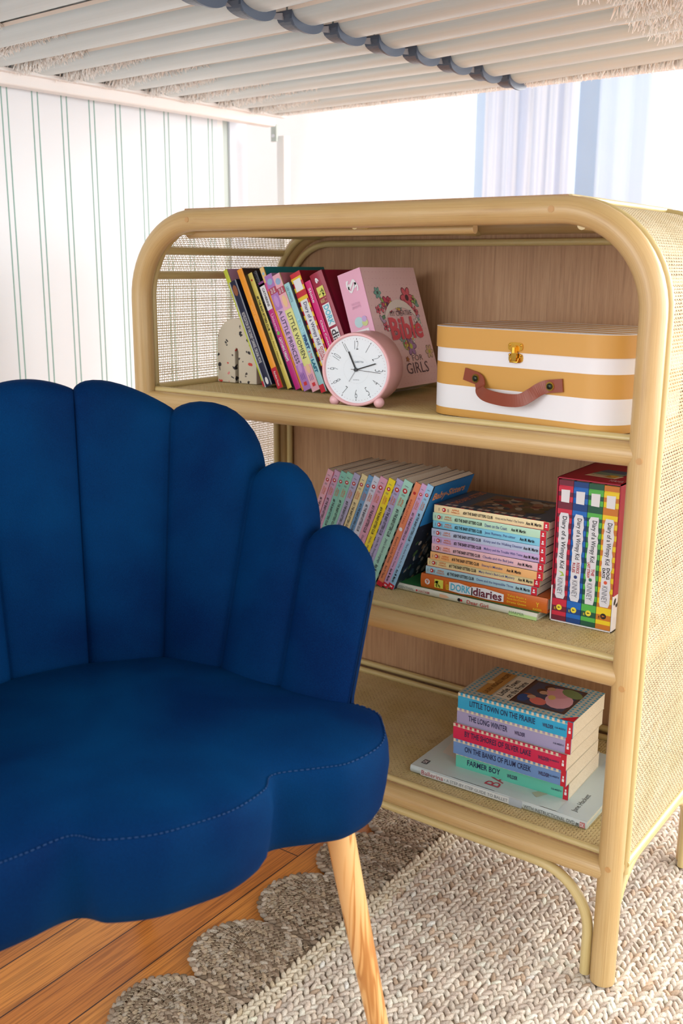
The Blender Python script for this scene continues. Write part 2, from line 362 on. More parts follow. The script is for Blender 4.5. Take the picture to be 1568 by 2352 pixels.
o = m.build('mattress'); o['label'] = 'white mattress with fuzzy fleece cover lying on the overhead bed slats'; o['category'] = 'mattress'
# fleece tufts pushed between slat ends at both sides
bedR = Matrix.Rotation(BR, 3, 'Z')
TV = []; TF = []
def tuft_patch(xa, xb, gy0, gy1, zlow, num, zoff=0):
    for _ in range(num):
        x = xa + (xb - xa) * random.random() ** 1.0; y = random.uniform(gy0, gy1); z = zlow(x) * random.uniform(.5, 1)
        p = bedR @ Vector((x, y, 0)) + Vector((-.415, 0, 1.36)); o0 = len(TV)
        L = random.uniform(.003, .009); w = random.uniform(.0012, .0034); an = random.random() * 6.28; dx, dy = random.uniform(-.010, .010), random.uniform(-.008, .008)
        zt = p.z + .020 + zoff
        b = [(p.x + w * math.cos(an + t), p.y + w * math.sin(an + t), zt) for t in (0, 1.57, 3.14, 4.71)]
        mid = (p.x + dx * .5, p.y + dy * .5, p.z + z)
        tip = [(mid[0] + dx + w * .25 * math.cos(an + t), mid[1] + dy + w * .25 * math.sin(an + t), mid[2] - L * .4) for t in (0, 1.57, 3.14, 4.71)]
        TV.extend(b + tip)
        for q in range(4): TF.append((o0 + q, o0 + (q + 1) % 4, o0 + 4 + (q + 1) % 4, o0 + 4 + q))
for k in range(6, len(yk) - 1):
    lo = lambda x: -.008 + .022 * min(1, max(0, (x - .03) / .22))
    tuft_patch(.02, .26 + .05 * math.sin(k * 2.1), yk[k] + .036, yk[k + 1] - .036, lo, 420)
    tuft_patch(1.09 + .03 * math.sin(k * 1.9), 1.5, yk[k] - .06, yk[k + 1] - .03, lambda x: -.006 * min(1, (x - 1.05) / .2) + .012, 1100, .012)
tuft_patch(.02, 1.5, .78, .80, lambda x: -.004, 1600)
o = fast_mesh('fleece_fringe', np.array(TV), np.array(TF), M_fleece); o['kind'] = 'stuff'; o['label'] = 'white fleece tufts bulging down between the bed slat ends'; o['category'] = 'fleece'

# ================================================================== BOOKSHELF
BW, BD, R0, PR = .90, .38, .13, .0175
Z1, Z2, Z3, ZT = .7687, .4672, .176, 1.071
shelf = thing('rattan_bookshelf', 'pale rattan bookshelf with rounded corners, cane sides and three shelves', 'bookshelf', (0, 0, 0))
def frame_pts(y, foot=(-.012, 0.0), r=R0, off=0.0, dz=0):
    x0, x1, zt = -off, BW + off, ZT + off + dz
    rr = r + off
    return [(x0, y, foot[0]), (x0, y, .3), (x0, y, .6)] + [(x0, y, .8)] + arc(x0 + rr, zt - rr, rr, PI, PI / 2, y) + [(.3, y, zt), (.5, y, zt), (.7, y, zt)] + arc(x1 - rr, zt - rr, rr, PI / 2, 0, y) + [(x1, y, .8), (x1, y, .6), (x1, y, .3), (x1, y, foot[1])]
m = MB(); m.tube(frame_pts(0), PR, M_pole, 24); m.build('front_frame', shelf)
m = MB(); m.tube(frame_pts(BD), PR, M_pole, 24); m.build('back_frame', shelf)
# wooden plugs on the joints
plug = plain('wood_plug', (196, 152, 96), .5)
def add_plug(x, z):
    m = MB(); m.tube([(x, -PR - .0006, z), (x, -PR + .004, z)], .0042, plug, 12); m.build('joint_plug', shelf)
add_plug(.765, ZT); add_plug(.13, ZT)
for z in (Z1 - .005, Z2 - .01, Z3 + .012): add_plug(BW + .002, z)
# outer lining tubes beside the frames (cane edge)
for yy in (PR + .006, BD - PR - .006):
    pts = [(BW + .012, yy, Z3 - .01), (BW + .012, yy, .5)] + arc(BW - R0, ZT - R0, R0 + .012, 0, PI / 2, yy) + [(BW - R0 - .02, yy, ZT + .012)]
    m = MB(); m.tube(pts, .006, M_thin, 12); m.build('edge_trim', shelf)
    pts = [(.004, yy, Z3 + .02), (.004, yy, .5)] + arc(R0, ZT - R0, R0 - .004, PI, PI / 2, yy) + [(R0 + .02, yy, ZT - .004)]
    m = MB(); m.tube(pts, .0058, M_thin, 12); m.build('edge_trim', shelf)
# back panel with lining
m = MB(); P = [(-.0, BD, .15)] + [(0, BD, .8)] + arc(R0, ZT - R0, R0, PI, PI / 2, BD) + arc(BW - R0, ZT - R0, R0, PI / 2, 0, BD) + [(BW, BD, .8), (BW, BD, .15)]
nP = len(P); m.add([(x, BD - .004, z) for x, y, z in P] + [(x, BD + .004, z) for x, y, z in P], [tuple(range(nP)), tuple(reversed(range(nP, 2 * nP)))] + [(i, (i + 1) % nP, nP + (i + 1) % nP, nP + i) for i in range(nP)], M_ply)
m.build('back_panel', shelf, fix=True)
yl = BD - .012
for (za, zb) in ((Z1 + .03, None), (Z2 + .03, Z1 - .03), (Z3 + .03, Z2 - .03)):
    e = .030
    if zb is None: pts = [(e, yl, za)] + [(e, yl, .85)] + arc(R0, ZT - R0, R0 - e, PI, PI / 2, yl) + arc(BW - R0, ZT - R0, R0 - e, PI / 2, 0, yl) + [(BW - e, yl, .85), (BW - e, yl, za), (BW / 2, yl, za)]
    else: pts = [(e, yl, za), (e, yl, zb), (BW - e, yl, zb), (BW - e, yl, za)]
    m = MB()
    if zb is None: m.tube(pts + [pts[0]], .006, M_thin, 12)
    else:
        for i in range(4): m.tube([pts[i], pts[(i + 1) % 4]], .006, M_thin, 12)
    m.build('panel_trim', shelf)
# top panel, cross rods
m = MB(); m.box((R0 - .02, -.002, ZT + PR - .006), (BW - R0 + .01, BD + .004, ZT + PR + .001), M_ply); m.build('top_panel', shelf, .001)
m = MB(); m.tube([(BW - R0 + .012, -.0, ZT + PR - .003), (BW - R0 + .012, BD, ZT + PR - .003)], .0045, M_thin, 10); m.build('edge_trim', shelf)
for x, z in ((.001, .982), (.026, 1.024), (.10, 1.055), (.45, 1.058), (.80, 1.052), (.866, 1.020), (.885, .982)):
    m = MB(); m.tube([(x, 0, z), (x, BD, z)], .0065, M_thin, 12); m.build('cross_rod', shelf)
m = MB(); m.tube([(.085, .034, 1.052), (.45, .034, 1.051), (.63, .034, 1.051)], [.0085, .0075, .007], M_pole, 14); m.build('cross_rod', shelf)
# cane weave generator
def cane(name, Sf, LU, LV, pitch, width, amp, m, parent):
    V = []; F = []; off = 0
    nu, nv = int(LU / pitch), int(LV / pitch)
    for axis in (0, 1):
        nj, ni = (nv, nu) if axis == 0 else (nu, nv)
        L = LU if axis == 0 else LV
        i = np.arange(0, ni * 2 + 1); tpos = i * (L / (ni * 2))
        for j in range(nj):
            c = (j + .5) * (LV if axis == 0 else LU) / nj + rng.normal(0, pitch * .05)
            ww = width * rng.uniform(.82, 1.12)
            hh = amp * np.cos(PI * (i - .5) / 1.0 * .5 * 2 / 2 + PI * (j + axis)) if False else amp * np.where(((i // 1) % 4 < 2) ^ ((j + axis) % 2 == 0), 1, -1) * np.where(i % 2 == 0, .35, 1)
            a = np.full_like(tpos, c - ww / 2); b = np.full_like(tpos, c + ww / 2)
            pa, nn = Sf(tpos, a) if axis == 0 else Sf(a, tpos); pb, _ = Sf(tpos, b) if axis == 0 else Sf(b, tpos)
            pm = (pa + pb) / 2 + nn * (hh + ww * .22)[:, None]; pa = pa + nn * hh[:, None]; pb = pb + nn * hh[:, None]
            k = len(tpos); V += [pa, pm, pb]; q = np.arange(k - 1)
            F.append(np.stack([off + q, off + q + 1, off + k + q + 1, off + k + q], 1)); F.append(np.stack([off + k + q, off + k + q + 1, off + 2 * k + q + 1, off + 2 * k + q], 1)); off += 3 * k
    return fast_mesh(name, np.concatenate(V), np.concatenate(F), m, parent)
ZL = (ZT - R0) - (Z3 + .0); AL = (R0 + .014) * PI / 2; TL = .02
def side_surface(xs, sgn, ro):
    def f(u, v):
        u = np.asarray(u, float); v = np.asarray(v, float); u, v = np.broadcast_arrays(u, v)
        x = np.zeros_like(u); z = np.zeros_like(u); nx = np.zeros_like(u); nz = np.zeros_like(u)
        s1 = u < ZL; s2 = (u >= ZL) & (u < ZL + AL); s3 = u >= ZL + AL; r = R0 + ro
        x[s1] = xs + sgn * ro; z[s1] = Z3 + u[s1]; nx[s1] = sgn
        a = (u[s2] - ZL) / AL * PI / 2; cx = xs - sgn * R0
        x[s2] = cx + sgn * r * np.cos(a); z[s2] = ZT - R0 + r * np.sin(a); nx[s2] = sgn * np.cos(a); nz[s2] = np.sin(a)
        x[s3] = cx - sgn * (u[s3] - ZL - AL); z[s3] = ZT + ro; nz[s3] = 1
        return np.stack([x, .014 + v, z], -1), np.stack([nx, np.zeros_like(nx), nz], -1)
    return f
cane('side_cane', side_surface(BW, 1, .011), ZL + AL + TL, BD - .028, .0046, .0023, .0008, M_cane, shelf)
cane('side_cane', side_surface(0, -1, .011), ZL + AL + TL, BD - .028, .0046, .0018, .0006, M_cane, shelf)
def flat_surface(z):
    def f(u, v):
        u = np.asarray(u, float); v = np.asarray(v, float); u, v = np.broadcast_arrays(u, v)
        return np.stack([.012 + u, .010 + v, np.zeros_like(u) + z], -1), np.stack([np.zeros_like(u), np.zeros_like(u), np.ones_like(u)], -1)
    return f
sc = None
for zc in (Z1, Z2, Z3):
    m = MB(); m.tube([(.0, 0, zc), (.3, 0, zc), (.6, 0, zc), (BW, 0, zc)], .0158, M_pole, 20); m.build('shelf_rail', shelf)
    m = MB(); m.tube([(.0, BD, zc), (BW, BD, zc)], .0148, M_pole, 20); m.build('shelf_rail', shelf)
    for x in (0, BW):
        xx = x if zc == Z3 else (x + .008 if x == 0 else x - .008); m = MB(); m.tube([(xx, 0, zc), (xx, BD, zc)], .0145 if zc == Z3 else .0125, M_pole, 16); m.build('side_rail', shelf)
    m = MB(); m.box((.006, .004, zc + .004), (BW - .006, BD - .006, zc + .0155), M_ply); m.build('shelf_board', shelf)
    if sc is None:
        sc = cane('shelf_cane', flat_surface(0), BW - .024, BD - .03, .0046, .0040, .0008, M_caneS, shelf)
    else:
        q = sc.copy(); COL.objects.link(q); q.parent = shelf; sc = q
    sc.location = (0, 0, zc + .0165)
    m = MB(); m.tube([(.012, .0125, zc + .0175), (BW - .012, .0125, zc + .0175)], .0055, M_thin, 12); m.build('shelf_trim', shelf)
    m = MB(); m.tube([(.0125, .02, zc + .021), (.0125, BD - .02, zc + .021)], .0055, M_thin, 12); m.build('shelf_trim', shelf)
    m = MB(); m.tube([(.02, BD - .028, zc + .021), (BW - .02, BD - .028, zc + .021)], .0055, M_thin, 12); m.build('shelf_trim', shelf)
# lower braces: thin bent tube under the front, back and sides
def brace(fn):
    zb = Z3 - .0215; r = .095
    return fn, zb, r
for yy in (-.002,):
    zb = Z3 - .0225; r = .085; e = .026
    pts = [(e, yy, .0 if yy else 0), (e, yy, .04)] + arc(e + r, zb - r, r, PI, PI / 2, yy, 12) + [(.3, yy, zb), (.6, yy, zb)] + arc(BW - e - r, zb - r, r, PI / 2, 0, yy, 12) + [(BW - e, yy, .04), (BW - e, yy, .002)]
    pts[0] = (e, yy, -.01)
    m = MB(); m.tube(pts, .0078, M_thin, 14); m.build('brace', shelf)
for x in (0, BW):
    zb = Z3 - .0215; r = .085; e = .0255
    q = arc(e + r, zb - r, r, PI, PI / 2, 0, 12); q2 = arc(BD - e - r, zb - r, r, PI / 2, 0, 0, 12)
    pts = [(x, e, .0), (x, e, .04)] + [(x, p[0], p[2]) for p in q] + [(x, p[0], p[2]) for p in q2] + [(x, BD - e, .04), (x, BD - e, 0)]
    m = MB(); m.tube(pts, .0072, M_thin, 14); m.build('brace', shelf)
m = MB(); m.tube([(BW + .013, .02, Z3 + .006), (BW + .013, BD - .02, Z3 + .006)], .006, M_thin, 12); m.build('edge_trim', shelf)

# ================================================================== BOOKS
X, Y, Z = Vector((1, 0, 0)), Vector((0, 1, 0)), Vector((0, 0, 1))
TOPZ = .0185
S1, S2, S3 = Z1 + TOPZ, Z2 + TOPZ, Z3 + TOPZ
def book(name, label, group, t, h, d, loc, rot, spine, cover=None, hard=False, deco=None, page=True, cat='book'):
    """local frame: x thickness, y depth (spine at y=0), z height"""
    o = thing(name, label, cat, loc, rot, group)
    cover = cover or spine; ms = flat(spine, .35); mc = flat(cover, .35); bt = .0024 if hard else .0007; ov = .003 if hard else 0
    c = MB(); c.box((0, .001, 0), (bt, d, h), mc); c.box((t - bt, .001, 0), (t, d, h), mc)
    n = 8; bulge = .0025 if hard else .0006
    sp = [(t * i / n, -bulge * math.sin(PI * i / n) ** .7 if 0 < i < n else 0.0) for i in range(n + 1)]
    vs = [(x, y, z) for z in (0, h) for x, y in sp] + [(x, max(y, 0) + .0015 + bt * .3, z) for z in (0, h) for x, y in sp]; k = n + 1
    fs = [(i, i + 1, k + i + 1, k + i) for i in range(n)] + [(2 * k + i + 1, 2 * k + i, 3 * k + i, 3 * k + i + 1) for i in range(n)] + [(k + i, k + i + 1, 3 * k + i + 1, 3 * k + i) for i in range(n)] + [(i + 1, i, 2 * k + i, 2 * k + i + 1) for i in range(n)] + [(0, k, 3 * k, 2 * k), (n, 2 * k + n, 3 * k + n, k + n)]
    c.add(vs, fs, ms)
    if hard:
        for xx in (bt + .0004, t - bt - .0004): pass
    L = MB()
    SF = (Vector((0, -bulge - .0001, h)), -Z, X); CF = (Vector((t, 0, 0)), Y, Z)
    if deco: deco(c, L, SF, CF, t, h, d)
    c.build('cover', o)
    p = MB(); p.box((bt, .0022, ov + .0004), (t - bt, d - ov - .0006, h - ov - .0004), M_page); p.build('page_block', o)
    if L.v: L.build('lettering', o)
    return o
BK = flat((22, 22, 30)); WH = flat((240, 240, 244)); RED = flat((206, 30, 52)); OR = flat((214, 120, 60)); YE = flat((240, 214, 50)); GR = flat((110, 110, 120))
def spine_text(L, SF, t, segs, m_default=BK):
    # segs: (text, a0, a1, hfrac, colour, bold, centre)
    for s_, a0, a1, hf, colr, bold, ce in segs:
        L.text(s_, SF, a0, t * (ce - hf / 2), a1 - a0, t * hf, colr, bold)
def bsc(num, title, author=True, tcol=(60, 60, 90), small=False, L_=.195):
    def f(c, L, SF, CF, t, h, d):
        c.disc(SF, .018, t * .5, t * .27, flat((190, 40, 40)), .0002, 10); L.disc(SF, .0175, t * .52, t * .12, WH, .0006, 8)
        L.text('I', SF, .009, t * .3, .0008, t * .4, GR); L.text('II', SF, .0245, t * .3, .0024, t * .4, GR)
        spine_text(L, SF, t, [('APPLE', .032, .045, .22, OR, .02, .66), ('PAPERBACKS', .031, .046, .2, OR, .01, .36),
            ('#%s THE BABY-SITTERS CLUB' % num, .052, .103, .40, BK, .02, .5)])
        if title: spine_text(L, SF, t, [(title, .108, .108 + min(.047, .0022 * len(title) + .004), .38, flat(tcol), 0, .5)])
        if author: spine_text(L, SF, t, [('Ann M. Martin', .158, .183, .40, BK, 0.02, .5)])
        c.decal(SF, h - .0085, 0, h, t, RED); L.decal(SF, h - .006, t * .32, h - .0025, t * .44, WH, .0005); L.decal(SF, h - .0055, t * .5, h - .003, t * .72, WH, .0005)
        for k in range(26): # checker edge on the cover next to the spine
            if k % 2: c.decal(CF, .0006, h * k / 26, .004, h * (k + 1) / 26, BK if int(num) % 3 else RED)
    return f
# ---- middle shelf: leaning row of fifteen
A = math.radians(21.4)
cols = [((232, 178, 196), '6', "Kristy's Big Day", 'pink'), ((212, 170, 204), '7', "Claudia and Mean Janine", 'mauve'), ((136, 208, 192), '8', 'Boy-Crazy Stacey', 'mint green'), ((144, 212, 190), '9', "The Ghost at Dawn's House", 'light mint'),
        ((180, 180, 214), '10', 'Logan Likes Mary Anne', 'lavender grey'), ((234, 220, 166), '11', 'Kristy and the Snobs', 'cream'), ((112, 166, 212), '12', 'Claudia and the New Girl', 'sky blue'), ((212, 220, 238), '2', 'The Truth About Stacey', 'bluish white'),
        ((222, 164, 190), '13', 'Good-bye Stacey', 'rose pink'), ((246, 226, 46), '14', 'Hello, Mallory', 'bright yellow'), ((184, 178, 222), '15', 'Little Miss Stoneybrook', 'lilac'), ((168, 222, 204), '16', "Jessi's Secret Language", 'pale green'),
        ((236, 146, 104), None, 'Karen', 'salmon orange'), ((214, 170, 212), '21', 'Mallory and the Twins', 'orchid'), ((160, 206, 240), '4', 'Mary Anne Saves the Day', 'light blue')]
xs_top = [.347, .360, .374, .387, .401, .415, .428, .440, .454, .470, .484, .500, .518, .530, .541]
others = [None, 'second in', 'third in', 'fourth in', 'fifth in']
for i, (cl, num, ti, nm) in enumerate(cols):
    x0 = xs_top[i] - .195 * math.sin(A); nxt = (xs_top[i + 1] - xs_top[i]) if i < 14 else .0122
    t = nxt * math.cos(A) - .0003
    def lastdeco(c, L, SF, CF, t, h, d, base=bsc('4', 'Mary Anne Saves the Day')):
        base(c, L, SF, CF, t, h, d)
        c.decal(CF, .004, h * .62, d, h, flat((40, 130, 200))); c.decal(CF, .004, 0, d, h * .62, flat((36, 44, 62)), .0002)
        for q in range(70):
            a, b = random.uniform(.01, d - .01), random.uniform(.01, h * .58); c.disc(CF, a, b, random.uniform(.002, .007), flat(random.choice([(70, 90, 110), (150, 120, 90), (30, 60, 90), (80, 110, 70), (190, 180, 170)])), .0004, 6, random.uniform(.5, 2), random.random() * 3)
        L.text('Baby-Sitters', CF, .012, h * .84, d * .78, .017, flat((240, 170, 120)), .03); L.text('CLUB', CF, d * .3, h * .72, d * .4, .016, flat((240, 170, 120)), .03)
    def karen(c, L, SF, CF, t, h, d):
        c.disc(SF, .018, t * .5, t * .24, flat((190, 40, 40)), .0002, 10)
        L.disc(SF, .085, t * .52, t * .3, WH, .0005); spine_text(L, SF, t, [("Karen's Lucky Penny", .1, .15, .5, flat((90, 40, 40)), 0, .5), ('Ann M. Martin', .155, .18, .36, BK, 0, .5)])
        c.decal(SF, h - .0085, 0, h, t, RED); L.text('BABY-SITTERS', SF, .03, t * .3, .045, t * .28, flat((180, 70, 40)))
    dc = lastdeco if i == 14 else (karen if num is None else bsc(num, ti))
    where = ['leftmost of the leaning row on the middle shelf', 'just right of the leftmost pink one in the leaning row', 'third from left in the leaning row', 'fourth from left in the leaning row',
             'fifth from left in the leaning row of the middle shelf', 'in the middle shelf row left of the sky blue one', 'between the cream and the white spines in the leaning row', 'between the sky blue and the rose spines in the leaning row',
             'just left of the bright yellow spine in the leaning row', 'the only vivid yellow spine of the middle shelf row', 'just right of the bright yellow spine in the leaning row', 'just left of the salmon orange spine in the leaning row',
             'thicker, with a round picture on its spine in the leaning row', 'just right of the salmon orange spine in the leaning row', 'rightmost of the leaning row, dark picture cover showing'][i]
    # pivot on the bottom-right corner so it stands on the shelf
    px = x0 + t / 2 / math.cos(A) ; ph = t * math.sin(A)
    book('paperback', '%s paperback, %s' % (nm, where), 'leaning paperbacks on the middle shelf', t, .195, .13, (px - t * math.cos(A), .083 + random.uniform(-.0015, .0015), S2 + ph), (0, A, 0), cl, (228, 222, 208) if i % 2 else (40, 50, 70), deco=dc)
# ---- middle shelf: flat stack
LAY = -PI / 2
def lay(name, label, group, t, h, d, x, y, z, spine, cover, deco, hard=False, yaw=0):
    # rotate so height runs along -X (book top at left), thickness up
    R = Matrix.Rotation(yaw, 3, 'Z') @ Matrix.Rotation(LAY, 3, 'Y')
    o = book(name, label, group, t, h, d, (0, 0, 0), None, spine, cover, hard, deco)
    M = Matrix.Translation((x, y, z)) @ Matrix.Rotation(yaw, 4, 'Z') @ Matrix.Translation((h, 0, 0)) @ Matrix.Rotation(LAY, 4, 'Y')
    o.matrix_world = M; o.location = M.to_translation(); o.rotation_euler = M.to_euler(); return o
def dearg(c, L, SF, CF, t, h, d):
    c.decal(CF, 0.002, 0, d, h, flat((60, 140, 80))); L.text('ROSENTHAL', SF, .006, t * .3, .038, t * .42, flat((150, 160, 160)), .01)
    L.disc(SF, .049, t * .5, t * .16, RED, .0006, 8); L.text('HATAM', SF, .053, t * .3, .02, t * .4, flat((200, 110, 110)), .01)
    c.poly(SF, [(.092, t * .25), (.104, t * .25), (.110, t * .5), (.104, t * .75), (.092, t * .75)], flat((240, 196, 160)))
    L.disc(SF, .128, t * .5, t * .28, BK, .0005, 12); L.disc(SF, .132, t * .5, t * .2, RED, .0006, 12)
    L.text('Dear Girl', SF, .142, t * .22, .038, t * .56, flat((190, 60, 60)), .01); c.decal(SF, .215, 0, h, t * .5, flat((190, 226, 150))); L.text('HARPER', SF, .216, t * .28, .025, t * .36, flat((120, 150, 110)), .01)
lay('picture_book', 'thin pale picture book lying under the orange book on the middle shelf', 'flat stack on the middle shelf', .0105, .262, .20, .467, .094, S2, (226, 228, 212), (220, 224, 206), dearg, True, -.02)
def dork(c, L, SF, CF, t, h, d, body=(206, 100, 30)):
    L.disc(SF, .013, t * .5, t * .2, WH, .0005, 14); L.text('9', SF, .0105, t * .35, .005, t * .3, flat(body), .02, .0009)
    c.decal(SF, .026, t * .2, .042, t * .8, flat((228, 226, 90)))
    for q in range(9): c.disc(SF, random.uniform(.028, .04), random.uniform(t * .3, t * .7), t * .06, flat((120, 130, 40)), .0005, 6, 1.8, q)
    L.text('Russell', SF, .047, t * .2, .006, t * .6, YE, .0)
    for a0, w, s_, cc_, hf in ((.056, .036, 'DORK', (90, 190, 220), .5), (.096, .05, 'diaries', (110, 40, 60), .56)):
        L.poly(SF, [(a0 - .003, t * .2), (a0 + w * .5, t * .14), (a0 + w + .003, t * .2), (a0 + w + .003, t * .72), (a0 + w * .4, t * .86), (a0 - .003, t * .8)], WH, .0004)
        L.text(s_, SF, a0, t * (.5 - hf / 2), w, t * hf, flat(cc_), .025, .0008)
    for k, s_ in enumerate(('Tales', 'from a', 'Not-So-', 'Dorky', 'Drama', 'Queen')):
        pass
    for k, s_ in enumerate(('Tales from a', 'Not-So-Dorky', 'Drama Queen')): L.text(s_, SF, .155, t * (.66 - .22 * k), .032, t * .15, YE, .0)
    L.text('Y', SF, .203, t * .35, .005, t * .3, YE); L.text('ALADDIN', SF, .198, t * .12, .014, t * .13, YE)
lay('hardcover_book', 'thick orange hardcover with bubble lettering under the pastel paperbacks', 'flat stack on the middle shelf', .0235, .220, .145, .520, .097, S2 + .0105, (208, 104, 34), (196, 92, 28), dork, True)
stack = [((176, 212, 224), '5', 'Dawn and the Impossible Three', 'pale blue paperback, lowest pastel one, lying on the orange hardcover', .526), ((240, 222, 166), '17', "Mary Anne's Bad-Luck Mystery", 'cream paperback in the flat stack, second from the orange hardcover', .528),
         ((246, 190, 126), '18', "Stacey's Mistake", 'apricot paperback in the flat stack on the middle shelf', .535), ((240, 196, 204), '19', 'Claudia and the Bad Joke', 'light pink paperback in the flat stack, lying on the apricot one', .535),
         ((206, 180, 224), '21', 'Mallory and the Trouble With Twins', 'lilac paperback in the flat stack, just above the light pink one', .536), ((188, 204, 232), '20', 'Kristy and the Walking Disaster', 'grey blue paperback in the flat stack, just below the bright sky one', .536),
         ((134, 210, 238), '22', 'Jessi Ramsey, Pet-sitter', 'bright sky blue paperback in the flat stack, third from the top', .536), ((192, 232, 206), '23', 'Dawn on the Coast', 'pale green paperback in the flat stack, second from the top', .537), ((244, 226, 178), '24', "Kristy and the Mother's Day Surprise", 'cream paperback topmost of the flat stack, dark picture cover', .539)]
z = S2 + .0105 + .0235
def topdeco(c, L, SF, CF, t, h, d):
    bsc('24', "Kristy and the Mother's Day Surprise")(c, L, SF, CF, t, h, d)
    c.decal(CF, .004, .002, d, h, flat((70, 84, 96)), .0002); c.decal(CF, .02, .035, d * .9, h - .05, flat((110, 84, 64)), .0004)
    for q in range(80): c.disc(CF, random.uniform(.024, d * .86), random.uniform(.04, h - .06), random.uniform(.003, .010), flat(random.choice([(120, 60, 50), (150, 110, 80), (60, 60, 56), (90, 80, 50), (160, 150, 130), (50, 66, 80)])), .0005 + q * 2e-6, 8, random.uniform(.5, 2), random.random() * 3)
    for k in range(6): c.decal(CF, .007, .02 + k * .028, .016, .04 + k * .028, flat((196, 180, 160)), .0005); c.disc(CF, .011, .03 + k * .028, .003, flat((120, 40, 40)), .0006, 8)
    L.text('THE BABY-SITTERS', CF, .02, h - .03, d * .8, .014, flat((210, 130, 80)), .02)
for k, (cl, num, ti, lab, x) in enumerate(stack):
    base = bsc(num, ti, True, (70, 70, 130))
    def dd(c, L, SF, CF, t, h, d, base=base, num=num, ti=ti, cl=cl):
        c.disc(SF, .0115, t * .5, t * .26, flat((190, 40, 40)), .0002, 10); L.disc(SF, .011, t * .52, t * .12, WH, .0006, 8)
        L.text('I', SF, .0045, t * .3, .0007, t * .4, GR); L.text('II', SF, .0155, t * .3, .002, t * .4, GR)
        spine_text(L, SF, t, [('APPLE', .022, .034, .22, OR, .02, .66), ('PAPERBACKS', .021, .035, .2, OR, .01, .36), ('#%s THE BABY-SITTERS CLUB' % num, .04, .088, .44, BK, .025, .5)])
        w = min(.065, .0021 * len(ti) + .002)
        spine_text(L, SF, t, [(ti, .093, .093 + w, .42, flat((80, 90, 150)), .005, .5), ('Ann M. Martin', min(.100 + w, .1595), min(.124 + w, .1835), .40, BK, .02, .5)])
        c.decal(SF, h - .0095, 0, h, t, RED); L.decal(SF, h - .007, t * .3, h - .003, t * .45, WH, .0005); L.decal(SF, h - .0062, t * .52, h - .0038, t * .74, WH, .0005)
        L.decal((Vector((t, 0, 0)), Y, Z), .0003, .0, .0045, h, flat((200, 40, 70) if num in ('5', '17', '23') else (30, 34, 50)), .0004)
    lay('paperback', lab, 'flat stack of pastel paperbacks on the middle shelf', .0126, .195, .128, x, .100 + .002 * math.sin(k * 2.3), z, cl, (40, 44, 56), topdeco if k == 8 else dd, yaw=.012 * math.sin(k * 1.7)); z += .01285
# ---- boxed set
sl = thing('slipcase', 'red and white open slipcase standing at the right end of the middle shelf', 'book box', (.742, .103, S2), (0, 0, 0))
m = MB(); bw, bh, bd = .096, .219, .148; rc = flat((170, 24, 56)); wc = flat((236, 234, 238)); sp_ = .055
for (a, b) in (((0, 0, 0), (.0016, bd, sp_)), ((bw - .0016, 0, 0), (bw, bd, sp_)), ((0, 0, 0), (bw, bd, .0016))): m.box(a, b, wc)
for (a, b) in (((0, 0, sp_), (.0016, bd, bh)), ((bw - .0016, 0, sp_), (bw, bd, bh)), ((0, 0, bh - .0016), (bw, bd, bh))): m.box(a, b, rc)
m.box((0.0016, bd - .0016, .0016), (bw - .0016, bd, bh - .0016), rc)
TF_ = (Vector((0, 0, bh)), X, Y)
for k, (cc_, yy) in enumerate((((232, 216, 180), .035), ((120, 150, 130), .053), ((70, 90, 120), .071))): m.poly(TF_, [(.026 + k * .004, yy), (.074, yy - .004), (.079, yy + .019), (.032 + k * .004, yy + .021)], flat(cc_), .0004 + k * .0002)
m.poly(TF_, [(.056, .036), (.072, .035), (.074, .052), (.06, .052)], flat((214, 170, 60)), .0012)
RF = (Vector((bw, 0, 0)), Y, Z)
for q in range(24): m.disc(RF, random.uniform(.005, bd - .01), random.uniform(.005, sp_ - .008), random.uniform(.001, .004), BK, .0003, 7, 1.5, q)
m.build('case_shell', sl)
L = MB(); L.text('THE WIMPY KID BOX', TF_, .034, .038, .03, .006, BK, 0, .0016); L.text('HAHA', TF_, .072, .012, .02, .012, flat((230, 200, 210)), 0, .0006); L.build('lettering', sl)
wk = [((206, 40, 66), (112, 28, 50), '', (200, 60, 60), 'red striped hardcover leftmost inside the slipcase', (170, 200, 80)), ((24, 104, 190), (14, 62, 128), 'RODRICK RULES', (170, 50, 60), 'blue striped hardcover inside the slipcase, second from left', (40, 60, 120)),
      ((86, 180, 76), (24, 84, 60), 'THE LAST STRAW', (180, 50, 50), 'green striped hardcover inside the slipcase, third from left', (60, 120, 90)), ((240, 208, 30), (204, 120, 36), 'DOG DAYS', (20, 20, 24), 'yellow and orange striped hardcover rightmost inside the slipcase', (220, 90, 60))]
